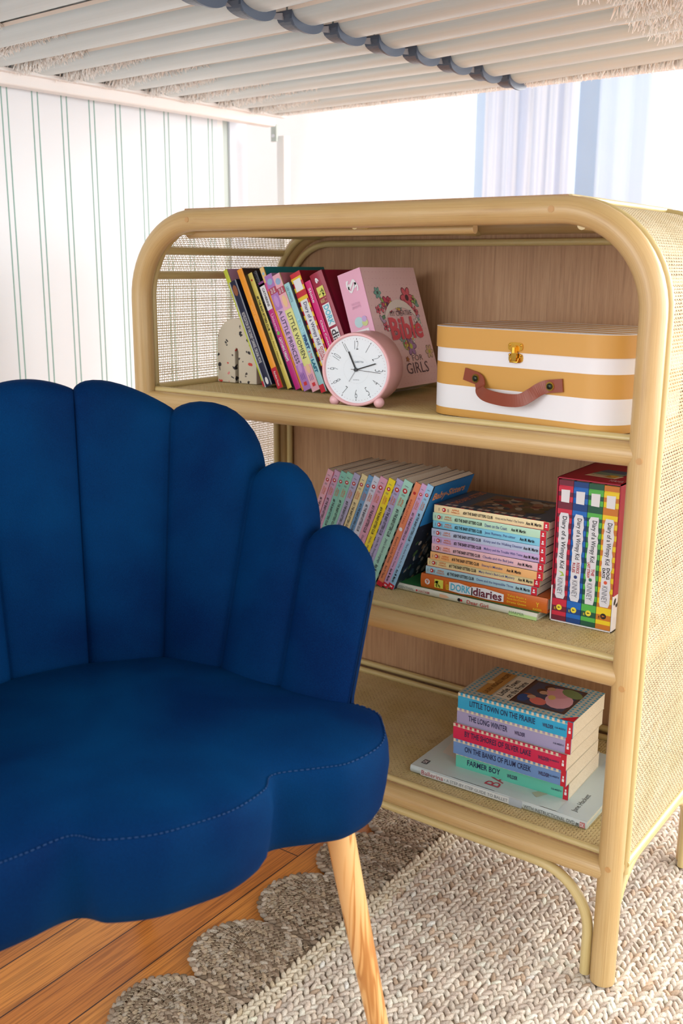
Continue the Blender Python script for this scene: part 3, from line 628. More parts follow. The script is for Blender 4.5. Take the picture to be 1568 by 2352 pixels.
for k, (ca, cb, sub, sc_, lab, dotc) in enumerate(wk):
    def wd(c, L, SF, CF, t, h, d, ca=ca, cb=cb, sub=sub, sc_=sc_, dotc=dotc, k=k):
        n = 27
        for j in range(n):
            if j in (3, 4, 22, 23): pass
            if j % 2 == 0: c.decal(SF, h * j / n, 0, h * (j + 1) / n, t, flat(cb))
        c.decal(SF, 0, 0, h * .03, t, flat(cb), .0003); c.decal(SF, h * .045, 0, h * .08, t, flat(ca), .0003)
        c.decal(SF, h * .155, 0, h * .2, t, flat(cb), .0003); c.decal(SF, h * .2, 0, h * .235, t, flat(ca), .0003)
        c.decal(SF, h * .845, 0, h * .895, t, flat(ca), .0003); c.decal(SF, h * .895, 0, h * .935, t, flat(cb), .0003); c.decal(SF, h * .935, 0, h * .965, t, flat(ca), .0003)
        rr = random.Random(k); e = lambda: rr.uniform(-.0008, .0008)
        N = 22; a0, a1 = h * .225, h * .84; b0, b1 = t * .17, t * .83
        pts = [(a0 + (a1 - a0) * i / N + e() * .5, b0 + e() + (t * .07 if i in (0, N) else 0)) for i in range(N + 1)] + [(a1 - (a1 - a0) * i / N + e() * .5, b1 + e() - (t * .07 if i in (0, N) else 0)) for i in range(N + 1)]
        for i in range(N): c.add([SF[0] + SF[1] * a + SF[2] * b + Vector((0, -.0007, 0)) for a, b in (pts[i], pts[i + 1], pts[2 * N - i], pts[2 * N + 1 - i])], [(0, 1, 2, 3)], flat((224, 224, 230)))
        c.poly(SF, [(h * .066, t * .2), (h * .064, t * .8), (h * .153, t * .78), (h * .151, t * .22)], flat((228, 228, 232)), .0007)
        lift = .0011
        L.text('Diary of a Wimpy Kid', SF, h * .25, t * .3, h * (.37 if k == 0 else .29), t * .4, BK, .01, lift)
        if k == 0: L.poly(SF, [(h * .64, t * .3), (h * .66, t * .6), (h * .68, t * .4), (h * .67, t * .75), (h * .645, t * .6)], flat(dotc), lift)
        else:
            w1, w2 = sub.rsplit(' ', 1) if k != 2 else ('THE', 'LAST STRAW')
            L.text(w1, SF, h * (.56 if k != 2 else .585), t * .52, h * (.08 if k != 2 else .05), t * .22, flat(sc_), .03, lift); L.text(w2, SF, h * (.565 if k != 2 else .545), t * .24, h * (.07 if k != 2 else .11), t * .2, flat(sc_), .03, lift)
            L.disc(SF, h * .665, t * .5, t * .12, flat(dotc), lift, 10)
        L.text('KINNEY', SF, h * .69, t * .3, h * .12, t * .36, GR, 0, lift)
        dc_ = (244, 222, 60) if k < 3 else (40, 24, 20)
        c.disc(SF, h * .905, t * .5, t * .2, flat(dc_), .0006, 16); L.text('A', SF, h * .897, t * .4, h * .014, t * .2, BK if k < 3 else flat((214, 130, 50)), .03, lift); L.text('AMULET', SF, h * .905, t * .16, h * .02, t * .1, flat(dc_), .02, lift)
    book('hardcover_book', lab, 'boxed set of striped books', .0222, .213, .14, (.742 + .0026 + k * .0229, .1045, S2 + .0022), (0, 0, 0), ca, cb, False, wd)
# ---- bottom shelf
def ball(c, L, SF, CF, t, h, d):
    c.decal(SF, .02, t * .06, .178, t * .94, flat((228, 232, 230))); c.decal(SF, .178, 0, .20, t, flat((186, 196, 204)))
    L.text('Ballerina', SF, .022, t * .22, .04, t * .62, flat((170, 60, 70)), .0); L.text('• A STEP-BY-STEP GUIDE TO BALLET', SF, .064, t * .28, .112, t * .42, flat((120, 124, 130)), 0)
    L.text('WITH INSTRUCTIONAL DVD', SF, .203, t * .25, .082, t * .46, flat((90, 96, 100)), 0)
    L.text('DVD', SF, .287, t * .2, .005, t * .4, BK, .03); L.decal(SF, .293, t * .15, .301, t * .85, flat((200, 120, 120)), .0003); L.text('DK', SF, .2942, t * .25, .0055, t * .5, WH, .01, .0008)
    # front cover: pale picture of a dancer's arm and a slipper
    c.decal(CF, .02, h * .35, d, h * .95, flat((206, 222, 218)), .0002); c.decal(CF, .0, 0, d, h * .16, flat((196, 212, 216)), .0002)
    c.poly(CF, [(d * .25, h * .78), (d * .62, h * .86), (d * .66, h * .97), (d * .3, h * .93)], flat((222, 222, 214)), .0004); c.poly(CF, [(d * .1, h * .3), (d * .22, h * .25), (d * .25, h * .28), (d * .14, h * .34)], flat((198, 190, 168)), .0004)
    c.poly(CF, [(d * .62, h * .04), (d * .95, h * .02), (d * .93, h * .10), (d * .7, h * .11)], flat((214, 150, 150)), .0005)
    L.text('BALLERINA', (CF[0] + Z * h * .5 + Y * d * .06, Y, Z), 0, 0, d * .7, .025, flat((196, 60, 80)), 0)
    L.text('Jane Hackett', (CF[0], Y, Z), .016, h * .07, .06, .011, flat((60, 66, 70)), 0)
    L.decal(CF, .014, h * .93, .028, h * .965, flat((70, 70, 76)), .0006); L.text('DK', CF, .016, h * .936, .01, .007, WH, .02, .0009)
lay('picture_book', 'large pale aqua hardcover lying flat under the gingham paperbacks', 'bottom shelf books', .0122, .303, .222, .538, .0495, S3, (206, 216, 214), (206, 220, 218), ball, True, .012)
lit = [((104, 202, 176), 'FARMER BOY', .058, 'mint green paperback, lowest of the gingham stack on the pale hardcover'), ((112, 152, 208), 'ON THE BANKS OF PLUM CREEK', .115, 'cornflower blue paperback, second from the bottom of the gingham stack'),
       ((214, 36, 84), 'BY THE SHORES OF SILVER LAKE', .115, 'crimson paperback in the middle of the gingham stack'), ((170, 166, 208), 'THE LONG WINTER', .068, 'lavender paperback just under the top one of the gingham stack'), ((40, 174, 222), 'LITTLE TOWN ON THE PRAIRIE', .112, 'turquoise paperback topmost of the gingham stack, painted picture on its cover')]
z = S3 + .0122
offs = [(.600, .088), (.599, .080), (.598, .0795), (.602, .083), (.604, .081)]
for k, (cl, ti, tw, lab) in enumerate(lit):
    def ld(c, L, SF, CF, t, h, d, cl=cl, ti=ti, tw=tw, k=k):
        L.text(ti, SF, .021, t * .3, tw, t * .36, flat((30, 40, 84)), .01); L.text('WILDER', SF, .021 + tw + .012, t * .3, .018, t * .24, flat((60, 50, 90)), .02)
        L.text('0-06-440007-0', SF, .165, t * .4, .017, t * .12, flat((40, 50, 90)), .01)
        c.decal(SF, h - .0085, 0, h, t, RED); L.decal(SF, h - .0062, t * .3, h - .0026, t * .48, WH, .0005); L.decal(SF, h - .0056, t * .52, h - .0032, t * .66, WH, .0005)
        cr = flat((224, 214, 190)); blend = flat(tuple(int((a + b) / 2) for a, b in zip(cl, (224, 214, 190))))
        q = .0042; n = int(h / q / 2)
        for i in range(n): L.decal(SF, i * 2 * q, t - .0052, i * 2 * q + q, t, cr, .0003)
        for i in range(n):
            L.decal(SF, i * 2 * q + q, t - .0052, i * 2 * q + 2 * q, t - .003, blend, .00035)
        if k == 4:
            e = flat((196, 196, 180)); c.decal(CF, 0, 0, d, h, e, .0002)
            bl = flat((70, 170, 206)); nd = int(d / q); nh = int(h / q)
            for i in range(nd):
                for j in range(nh):
                    if (i % 2 == 0) and (j % 2 == 0) and (i < 5 or i > nd - 5 or j < 5 or j > nh - 5): c.decal(CF, i * q, j * q, (i + 1) * q, (j + 1) * q, bl, .0004)
            c.decal(CF, .018, h - .048, d - .016, h - .022, flat((196, 150, 80)), .0006); L.text('LAURA INGALLS WILDER', CF, .022, h - .04, d - .042, .009, flat((120, 74, 30)), .01, .001); c.disc(CF, d * .5, h - .024, .007, flat((226, 196, 130)), .0008)
            c.decal(CF, .018, h - .080, d - .016, h - .051, flat((226, 220, 200)), .0006); L.text('Little Town', CF, .026, h - .064, d - .062, .011, BK, .01, .001); L.text('on the Prairie', CF, .026, h - .078, d - .062, .011, BK, .01, .001)
            c.decal(CF, .016, h - .083, d - .014, h - .080, flat((80, 40, 30)), .0008)
            c.decal(CF, .018, .022, d - .016, h - .083, flat((84, 62, 56)), .0006); c.decal(CF, .023, .028, d - .022, h - .088, flat((70, 74, 96)), .0008)
            for cc_, a, b, r, sx, an in (((226, 170, 180), .06, .048, .022, 1.4, .3), ((212, 150, 160), .085, .06, .02, 1, .5), ((222, 120, 110), .04, .075, .012, 1.3, .9), ((120, 140, 90), .095, .04, .013, 1.6, 1.), ((200, 160, 130), .075, .08, .007, 1, 0), ((200, 160, 130), .095, .075, .007, 1, 0),
                                   ((200, 160, 130), .05, .09, .007, 1, 0), ((96, 60, 40), .079, .085, .008, 1.2, .6), ((80, 50, 40), .099, .08, .008, 1.2, .2), ((150, 90, 60), .052, .096, .008, 1.2, .9), ((40, 80, 140), .04, .1, .009, 1.6, .2), ((220, 190, 110), .065, .062, .006, 1.5, .4)):
                c.disc(CF, a, b, r, flat(cc_), .001 + .0001 * random.random(), 14, sx, an)
            c.poly(CF, [(0, 0), (.022, 0), (0, .022)], RED, .0013)
    x, y = offs[k]
    lay('paperback', lab, 'gingham-edged paperbacks on the bottom shelf', .0265, .193, .132, x, y, z, cl, (214, 206, 186), ld, yaw=[.035, .02, .012, .02, .022][k]); z += .0267
# ---- top shelf row, leaning left
TL = -math.radians(24.4)
def simple(title, colr, a0=.25, a1=.8, hf=.5, extra=None, bold=.01):
    def f(c, L, SF, CF, t, h, d):
        if title: L.text(title, SF, h * a0, t * (.5 - hf / 2), h * (a1 - a0), t * hf, flat(colr), bold)
        if extra: extra(c, L, SF, CF, t, h, d)
    return f
def ex_scho(c, L, SF, CF, t, h, d): c.decal(SF, h * .955, 0, h, t, RED)
def ex_movie(c, L, SF, CF, t, h, d):
    c.decal(SF, 0, 0, h, t * .14, flat((190, 192, 198))); c.decal(SF, 0, t * .86, h, t, flat((150, 154, 164))); c.disc(SF, h * .09, t * .5, t * .3, flat((150, 90, 60)), .0005, 8, 2); c.disc(SF, h * .95, t * .5, t * .2, WH, .0005, 8, 2)
def ex_or(c, L, SF, CF, t, h, d): c.decal(SF, h * .83, 0, h, t, flat((196, 24, 52))); L.text('Random House', SF, h * .86, t * .3, h * .12, t * .4, WH)
def ex_label(c, L, SF, CF, t, h, d):
    c.decal(SF, h * .02, 0, h * .26, t, flat((232, 232, 236))); L.text('CATHERINE', SF, h * .06, t * .3, h * .17, t * .4, BK, .02)
def ex_pr(colA, colB):
    def f(c, L, SF, CF, t, h, d):
        c.decal(SF, 0, 0, h * .12, t, flat(colA)); c.disc(SF, h * .06, t * .5, t * .34, flat((150, 180, 214)), .0005, 14)
        c.decal(SF, h * .11, 0, h * .165, t, flat((176, 60, 90)), .0003)
        for j in range(2): L.text('LITTLE' if j else 'HOUSE', SF, h * .118, t * (.55 - .35 * j), h * .04, t * .22, WH, .02)
        c.decal(SF, h * .165, 0, h * .3, t, flat(colA)); c.disc(SF, h * .23, t * .5, t * .3, flat(colB), .0005, 10, 2.2)
        c.decal(SF, h * .78, 0, h, t, flat(colA)); c.disc(SF, h * .81, t * .5, t * .26, flat(colB), .0005, 10, 2); c.decal(SF, h * .93, t * .3, h * .96, t * .7, flat((214, 50, 60)), .0005)
        for j in range(3): L.decal(SF, h * .86, t * (.25 + .2 * j), h * .91, t * (.31 + .2 * j), flat((110, 70, 150)), .0004)
    return f
def ex_dwk(c, L, SF, CF, t, h, d):
    n = 26
    for j in range(n):
        if j % 2: c.decal(SF, h * j / n, 0, h * (j + 1) / n, t, flat((240, 204, 50)))
    c.decal(SF, h * .055, t * .15, h * .15, t * .85, WH, .0004); c.decal(SF, h * .155, 0, h * .2, t, flat((204, 34, 50)), .0003)
    c.decal(SF, h * .23, t * .15, h * .95, t * .85, flat((232, 232, 236)), .0004); L.text('Diary of a Wimpy Kid', SF, h * .25, t * .3, h * .36, t * .42, flat((50, 50, 100)), .01, .0009)
    L.text('DOUBLE', SF, h * .63, t * .52, h * .12, t * .24, RED, .02, .0009); L.text('DOWN', SF, h * .64, t * .24, h * .09, t * .24, RED, .02, .0009); L.disc(SF, h * .79, t * .5, t * .14, RED, .0009, 12); L.text('KINNEY', SF, h * .82, t * .3, h * .12, t * .36, GR, 0, .0009)
def ex_dork6(c, L, SF, CF, t, h, d):
    L.text('6', SF, h * .04, t * .36, h * .045, t * .26, WH, .05); c.decal(SF, h * .115, t * .25, h * .2, t * .78, flat((228, 224, 110)))
    for q in range(7): c.disc(SF, h * random.uniform(.13, .19), t * random.uniform(.35, .7), t * .05, flat((120, 130, 50)), .0005, 6, 2, q)
    L.text('Russell', SF, h * .215, t * .25, h * .03, t * .5, flat((226, 200, 140)))
    L.poly(SF, [(h * .26, t * .24), (h * .44, t * .2), (h * .44, t * .76), (h * .26, t * .8)], WH, .0004); L.text('DORK', SF, h * .27, t * .3, h * .16, t * .42, flat((100, 190, 214)), .03, .0008)
    L.poly(SF, [(h * .46, t * .24), (h * .74, t * .2), (h * .74, t * .76), (h * .46, t * .8)], WH, .0004); L.text('diaries', SF, h * .47, t * .26, h * .26, t * .5, flat((60, 50, 60)), .02, .0008)
    c.decal(CF, .003, 0, .008, h, flat((120, 10, 44)), .0003)
def ex_bb(c, L, SF, CF, t, h, d):
    c.disc(SF, h * .06, t * .5, t * .2, flat((190, 60, 40)), .0003, 8); L.text('#8 THE BABY-SITTERS CLUB', SF, h * .2, t * .3, h * .3, t * .46, BK, .02); L.text("Mary Anne's Makeover", SF, h * .52, t * .3, h * .28, t * .4, flat((120, 90, 20)))
def ex_dots(c, L, SF, CF, t, h, d):
    for q in range(60): c.disc(SF, random.uniform(0, h * .5), random.uniform(0, t), .0006, flat((150, 150, 160)), .0003, 5)
def ex_unic(c, L, SF, CF, t, h, d):
    c.decal(SF, 0, 0, h * .04, t, flat((130, 60, 130))); L.text('Unicorns', SF, h * .3, t * .25, h * .16, t * .5, flat((244, 200, 226)), .01); L.text('CATCHING DREAMS', SF, h * .52, t * .25, h * .22, t * .5, WH, .02); c.disc(SF, h * .48, t * .5, t * .3, flat((120, 190, 90)), .0004, 8)
def ex_teal(c, L, SF, CF, t, h, d):
    c.decal(CF, .006, h * .3, d, h, flat((20, 140, 150)), .0003); L.text('north', CF, .02, h - .022, .04, .010, WH, .01)
    c.decal(SF, 0, 0, h * .12, t, flat((236, 200, 130))); c.disc(SF, h * .05, t * .5, t * .3, flat((160, 200, 220)), .0004, 8); c.decal(SF, h * .12, 0, h * .19, t, flat((226, 90, 150)), .0003)
def ex_first(c, L, SF, CF, t, h, d):
    L.text('LEE PRINTS', SF, h * .03, t * .28, h * .14, t * .4, flat((120, 160, 180)), .01); L.text('ELLIE', SF, h * .33, t * .25, h * .14, t * .5, flat((170, 226, 240)), .03); L.text('FIRST', SF, h * .475, t * .2, h * .13, t * .56, flat((20, 74, 130)), .05)
    L.text('& THE', SF, h * .62, t * .25, h * .07, t * .46, flat((220, 110, 130)), .01); L.text('LAST', SF, h * .70, t * .2, h * .12, t * .56, flat((20, 110, 140)), .05); c.decal(SF, h * .93, 0, h, t * .9, RED)
def ex_chloe(c, L, SF, CF, t, h, d):
    L.text('Shine', SF, h * .06, t * .28, h * .13, t * .44, WH, .01); L.text('Chloe Center Stage', SF, h * .35, t * .28, h * .34, t * .44, WH, .01)
top = [('paperback', .0090, .222, .19, .146, .150, (204, 216, 70), (206, 160, 196), simple('', (0, 0, 0), extra=ex_scho), 'thin lime-spined book with mauve cover, leftmost of the top shelf row'),
       ('paperback', .0178, .199, .135, .1575, .142, (26, 34, 66), (40, 44, 70), simple('NOVELIZATION OF THE DISNEY CHANNEL ORIGINAL MOVIE', (236, 236, 240), .3, .78, .42, ex_movie, .0), 'navy movie paperback with silver edges and white capitals on spine'),
       ('paperback', .0120, .223, .135, .190, .138, (246, 160, 40), (70, 56, 50), simple('WEST SIDE', (255, 196, 110), .3, .45, .4, ex_or), 'tall orange-spined book with a red foot on the top shelf'),
       ('paperback', .0100, .216, .135, .2035, .148, (226, 206, 100), (30, 30, 34), simple('', (0, 0, 0), extra=ex_bb), 'mustard yellow paperback just right of the orange spine'),
       ('notebook', .0080, .220, .14, .2145, .152, (36, 36, 44), (46, 46, 54), simple('', (0, 0, 0), extra=ex_dots), 'black speckled notebook between the mustard and magenta spines'),
       ('paperback', .0120, .200, .13, .2235, .146, (196, 30, 130), (110, 40, 110), simple('', (0, 0, 0), extra=lambda *a: (ex_unic(*a), ex_label(*a))), 'magenta paperback with a white label at the top of its spine'),
       ('paperback', .0090, .227, .175, .2370, .147, (240, 168, 50), (20, 138, 146), simple('ADVENTURES', (200, 90, 40), .7, .8, .4, ex_teal), 'thin orange book with teal cover showing above its neighbours'),
       ('paperback', .0168, .212, .135, .2475, .140, (212, 170, 214), (190, 150, 200), simple('A LITTLE PRINCESS', (60, 50, 90), .31, .77, .5, ex_pr((176, 124, 196), (200, 150, 214)), .0), 'lilac classic with a blue medallion, left of its yellow and pink twin'),
       ('paperback', .0168, .213, .135, .2660, .140, (226, 226, 140), (210, 130, 150), simple('LITTLE WOMEN', (60, 60, 60), .33, .72, .5, ex_pr((236, 178, 192), (240, 200, 150)), .0), 'yellow and pink classic with a blue medallion on its spine'),
       ('paperback', .0115, .198, .13, .2850, .140, (160, 212, 220), (30, 60, 80), simple('', (0, 0, 0), extra=ex_first), 'pale turquoise paperback with bold blue and teal capitals'),
       ('hardcover_book', .0225, .215, .145, .2985, .148, (204, 34, 50), (150, 20, 50), simple('', (0, 0, 0), extra=ex_dwk), 'red and yellow striped hardcover on the top shelf'),
       ('paperback', .0125, .202, .13, .3240, .150, (216, 24, 120), (150, 20, 60), simple('', (0, 0, 0), extra=ex_chloe), 'hot pink paperback right of the striped hardcover'),
       ('hardcover_book', .0275, .214, .15, .3395, .150, (160, 30, 62), (150, 8, 56), simple('', (0, 0, 0), extra=ex_dork6), 'maroon hardcover with a white figure six, right of the hot pink paperback')]
for i, (nm, t, h, d, x, y, cs, cv, dc, lab) in enumerate(top):
    book(nm, lab, 'leaning books on the top shelf', t, h, d, (x, y, S1 + .0004), (0, TL, 0), cs, cv, nm.startswith('hard') and i == 12, dc)
# pink floral bible
pk = (240, 184, 200)
def bible(c, L, SF, CF, t, h, d):
    r = random.Random(3)
    L.text('S', SF, .014, t * .28, .016, t * .44, WH, .02); L.text('S', SF, .020, t * .34, .016, t * .44, WH, .0)
    L.text('HOLY BIBLE', SF, .052, t * .3, .010, t * .4, flat((220, 170, 196)), 0); c.disc(SF, .085, t * .45, .009, flat((190, 220, 226)), .0004); c.disc(SF, .088, t * .7, .006, flat((206, 214, 150)), .0005); c.disc(SF, .082, t * .7, .005, flat((200, 170, 220)), .0006)
    L.text('Bible', SF, .098, t * .2, .045, t * .6, flat((240, 240, 244)), .02); c.disc(SF, .12, t * .5, t * .35, flat((222, 170, 196)), .0003)
    for i in range(15):
        for j in range(18):
            a, b = .008 + i * d / 15.5, .006 + j * h / 18.2; c.disc(CF, a + (.004 if j % 2 else 0), b, .0006, flat((200, 130, 150)), .0003, 5)
    ctr = (d * .52, h * .56); pal = [(226, 110, 130), (150, 200, 190), (170, 200, 120), (120, 160, 130), (200, 170, 200), (236, 220, 120), (250, 240, 240), (214, 140, 150)]
    def flower(a, b, R, pc, cc2, n=6, lift=.0006):
        for k in range(n):
            an = 2 * PI * k / n; c.disc(CF, a + R * .6 * math.cos(an), b + R * .6 * math.sin(an), R * .33, flat(tuple(int(v * .55) for v in pc)), lift, 10, 1.5, an); c.disc(CF, a + R * .6 * math.cos(an), b + R * .6 * math.sin(an), R * .27, flat(pc), lift + .0001, 10, 1.5, an)
        c.disc(CF, a, b, R * .3, flat(cc2), lift + .0002, 10)
    for k in range(64):   # wreath of leaves and blossoms
        an = 2 * PI * k / 64 + r.uniform(-.05, .05); rr = 1 + r.uniform(-.14, .14); hx = 16 * math.sin(an) ** 3; hy = 13 * math.cos(an) - 5 * math.cos(2 * an) - 2 * math.cos(3 * an)
        a, b = ctr[0] + hx / 17 * d * .36 * rr, ctr[1] + hy / 17 * h * .24 * rr
        if k % 4 == 0: flower(a, b, r.uniform(.006, .009), r.choice(pal), r.choice([(236, 214, 90), (120, 70, 80)]), 5)
        else:
            a2 = r.random() * 6; c.disc(CF, a, b, .0036, flat((80, 110, 90)), .0004, 8, 2, a2); c.disc(CF, a, b, .003, flat(r.choice(pal)), .0005, 8, 1.9, a2)
    flower(d * .72, h * .74, .019, (232, 112, 130), (90, 60, 70)); flower(d * .33, h * .69, .015, (220, 90, 120), (110, 70, 90)); flower(d * .58, h * .33, .016, (180, 140, 190), (206, 214, 100)); flower(d * .2, h * .79, .010, (130, 190, 180), (80, 100, 100)); flower(d * .83, h * .50, .010, (245, 240, 240), (210, 190, 90)); flower(d * .91, h * .27, .012, (220, 190, 160), (200, 200, 90))
    N = 12
    for k in range(N):
        def pt(u, off): an = math.radians(150 - 120 * u); return (ctr[0] + .05 * math.cos(an) * 1.1, ctr[1] - .018 + (.034 + off) * math.sin(an) * 1.25)
        p = [pt(k / N, -.003), pt((k + 1) / N, -.003), pt((k + 1) / N, .008), pt(k / N, .008)]; c.add([CF[0] + Y * a + Z * b + X * .0012 for a, b in p], [(0, 1, 2, 3)], flat((244, 236, 230)))
    L.text('MY CREATIVE', CF, d * .33, h * .59, d * .40, .009, flat((90, 80, 90)), 0, .0016)
    L.text('Bible', CF, d * .27, h * .39, d * .60, h * .19, flat((232, 96, 112)), .03, .0018); L.text('FOR', CF, d * .55, h * .205, d * .2, .010, flat((130, 110, 110)), 0); L.text('GIRLS', CF, d * .40, h * .10, d * .42, .019, flat((110, 86, 96)), 0); flower(d * .46, h * .225, .005, (190, 120, 80), (220, 180, 80), 5)
AB = -math.radians(17.8)
book('bible', 'thick pink bible with a floral heart and Creative Bible lettering on cover', None, .0470, .206, .166, (.3725, .1500, S1 + .0004), (0, AB, 0), (238, 178, 204), (246, 212, 214), False, bible)
# ---- bookend
be = thing('bookend', 'cream terrazzo arch bookend with coloured chips and a narrow slot', 'bookend', (.066, .187, S1), (0, 0, .05))
m = MB(); R_ = .046; hh = .073; pts = [(-R_, 0), (-.004, 0), (-.004, .058), (-.0015, .064), (.0015, .064), (.004, .058), (.004, 0), (R_, 0), (R_, hh)] + [(R_ * math.cos(PI * i / 16), hh + R_ * math.sin(PI * i / 16)) for i in range(1, 17)]
n = len(pts); m.add([(x, -.02, z) for x, z in pts] + [(x, .03, z) for x, z in pts], [tuple(range(n)), tuple(reversed(range(n, 2 * n)))] + [((i + 1) % n, i, n + i, n + (i + 1) % n) for i in range(n)], M_terr); m.build('arch', be, .002)
# ---- alarm clock
ck = thing('alarm_clock', 'round pink alarm clock with white dial and ball feet', 'clock', (.432, .031, S1), (0, 0, math.radians(13)))
CR, CD, CZ = .0565, .062, .0575
m = MB(); prof = [(.0515, .004), (.0525, .0), (.0545, -.0008), (.0562, .0008), (.0568, .004), (.0568, CD - .003), (.0555, CD), (.0535, CD + .001), (.0535, CD + .004), (.0, CD + .004)]
G = [[(r * math.cos(2 * PI * k / 56), y, CZ + r * math.sin(2 * PI * k / 56)) for r, y in prof] for k in range(56)]; m.grid(G, M_clock, True); m.build('case', ck, fix=True)
m = MB(); FR = (Vector((0, .004, CZ)), X, Z); m.disc(FR, 0, 0, .0518, M_dial, 0, 56); m.build('dial', ck)
for x in (-.037, .037):
    m = MB(); m.ell((x, .007, .0085), .0085, .0085, .0085, M_clock); m.build('foot', ck)
m = MB(); m.ell((0, CD - .006, .0075), .006, .006, .0075, M_clock); m.build('foot', ck)
nm = MB()
for k in range(60):
    a = PI / 2 - 2 * PI * k / 60; r0, r1, w = (.0455, .048, .0004) if k % 5 == 0 else (.047, .048, .00018)
    ca, sa = math.cos(a), math.sin(a); nm.poly(FR, [(r0 * ca - w * sa, r0 * sa + w * ca), (r0 * ca + w * sa, r0 * sa - w * ca), (r1 * ca + w * sa, r1 * sa - w * ca), (r1 * ca - w * sa, r1 * sa + w * ca)], M_black, .0004)
for k in range(90):
    a = 2 * PI * k / 90; nm.disc(FR, .021 * math.cos(a), .021 * math.sin(a), .00018, M_black, .0004, 4)
for k in range(1, 13):
    a = PI / 2 - 2 * PI * k / 12; rr = .0375; th = a - PI / 2 if math.sin(a) > -.3 else a + PI / 2; ca, sa = math.cos(th), math.sin(th)
    s_ = str(k); w = .0062 if k > 9 else .0036; hh_ = .0135
    c0 = Vector((rr * math.cos(a), 0, rr * math.sin(a))); ga = Vector((ca, 0, sa)); gb = Vector((-sa, 0, ca))
    if k in (1, 11): nm.decal((Vector((0, .004, CZ)) + c0, ga, gb), -.0004, -hh_ / 2, .0001, hh_ / 2, M_black, .0005); 
    if k == 11: nm.decal((Vector((0, .004, CZ)) + c0, ga, gb), .0022, -hh_ / 2, .0027, hh_ / 2, M_black, .0005)
    if k not in (1, 11): nm.text(s_, (Vector((0, .004, CZ)) + c0 - ga * w / 2 - gb * hh_ / 2, ga, gb), 0, 0, w, hh_, M_black, -.022, .0005)
nm.text('QARTTIV', FR, -.003, .010, .015, .0035, flat((70, 90, 110)), 0, .0005); nm.text('QUARTZ', FR, -.005, -.0165, .010, .0016, GR, 0, .0005); nm.build('numerals', ck)
def hand(name, deg, L0, L1, w, y, mat=M_black):
    a = math.radians(90 - deg); ca, sa = math.cos(a), math.sin(a); mb = MB(); F2 = (Vector((0, y, CZ)), X, Z)
    mb.tube([(L0 * ca, y, CZ + L0 * sa), (L1 * ca, y, CZ + L1 * sa)], w, mat, 6); mb.build(name, ck)
hand('hour_hand', -24.5, 0, .030, .0012, .0022); hand('minute_hand', 72, 0, .034, .0009, .0016); hand('second_hand', 95, -.008, .041, .00035, .0010); hand('alarm_hand', 212, 0, .022, .0003, .0026, GR)
m = MB(); m.tube([(0, .0, CZ), (0, .0035, CZ)], .0028, M_black, 16); m.build('hand_hub', ck)
# ---- striped case
cs = thing('storage_case', 'ochre and white striped keepsake suitcase with leather handle on top shelf', 'suitcase', (.5835, .0455, S1), (0, 0, math.radians(-8)))
def rr_pts(x0, y0, x1, y1, r, n=10):
    out = []
    for cx, cy, a0 in ((x1 - r, y0 + r, -PI / 2), (x1 - r, y1 - r, 0), (x0 + r, y1 - r, PI / 2), (x0 + r, y0 + r, PI)):
        out += [(cx + r * math.cos(a0 + PI / 2 * i / n), cy + r * math.sin(a0 + PI / 2 * i / n)) for i in range(n + 1)]
    return out
cx0, cx1, cdp, cr_ = -.042, .278, .215, .05; Hc = .1290
body = rr_pts(cx0, 0, cx1, cdp, cr_); lid = rr_pts(cx0 - .0018, -.0018, cx1 + .0018, cdp + .0018, cr_ + .0018)
def bands(mb, P, zs, mats):
    for (z0, z1), mt in zip(zip(zs[:-1], zs[1:]), mats):
        n = len(P); mb.add([(x, y, z0) for x, y in P] + [(x, y, z1) for x, y in P], [(i, (i + 1) % n, n + (i + 1) % n, n + i) for i in range(n)], mt, True)
m = MB(); bands(m, body, [0.0005, .0115, .0455, .0775, .105], [M_orange, M_wpap, M_orange, M_wpap]); m.add([(x, y, .0005) for x, y in body], [tuple(reversed(range(len(body))))], M_orange); m.build('case_body', cs)
m = MB(); bands(m, lid, [.0985, Hc - .0008], [M_orange]); li2 = rr_pts(cx0 - .0008, -.0008, cx1 + .0008, cdp + .0008, cr_ + .0008)
n = len(lid); m.add([(x, y, Hc - .0008) for x, y in lid] + [(x, y, Hc) for x, y in li2], [(i, (i + 1) % n, n + (i + 1) % n, n + i) for i in range(n)], M_wpap, True)
# striped lid top: strips clipped to the rounded outline
def xr(y):
    r = cr_; 
    if y < r: dx = r - math.sqrt(max(0, r * r - (r - y) ** 2))
    elif y > cdp - r: dx = r - math.sqrt(max(0, r * r - (y - cdp + r) ** 2))
    else: dx = 0
    return cx0 + dx, cx1 - dx
ns = 11; sub = 6
for k in range(ns):
    for j in range(sub):
        y0 = cdp * (k + j / sub) / ns; y1 = cdp * (k + (j + 1) / sub) / ns; a, b = xr(y0); c_, d_ = xr(y1)
        m.add([(a, y0, Hc + .0001), (b, y0, Hc + .0001), (d_, y1, Hc + .0001), (c_, y1, Hc + .0001)], [(0, 1, 2, 3)], M_wpap if k % 2 == 0 else M_orange)
m.add([(x, y, .0985) for x, y in lid], [tuple(reversed(range(len(lid))))], M_orange)
m.build('lid', cs)
m = MB(); px = .1215
def plate(mb, xc, zc, w, h, y0, y1, mat):
    P = [(xc + w / 2 * math.copysign(abs(math.cos(t)) ** .6, math.cos(t)), zc + h / 2 * math.copysign(abs(math.sin(t)) ** .6, math.sin(t))) for t in [2 * PI * i / 20 for i in range(20)]]
    n = 20; mb.add([(x, y0, z) for x, z in P] + [(x, y1, z) for x, z in P], [tuple(reversed(range(n))), tuple(range(n, 2 * n))] + [(i, (i + 1) % n, n + (i + 1) % n, n + i) for i in range(n)], mat)
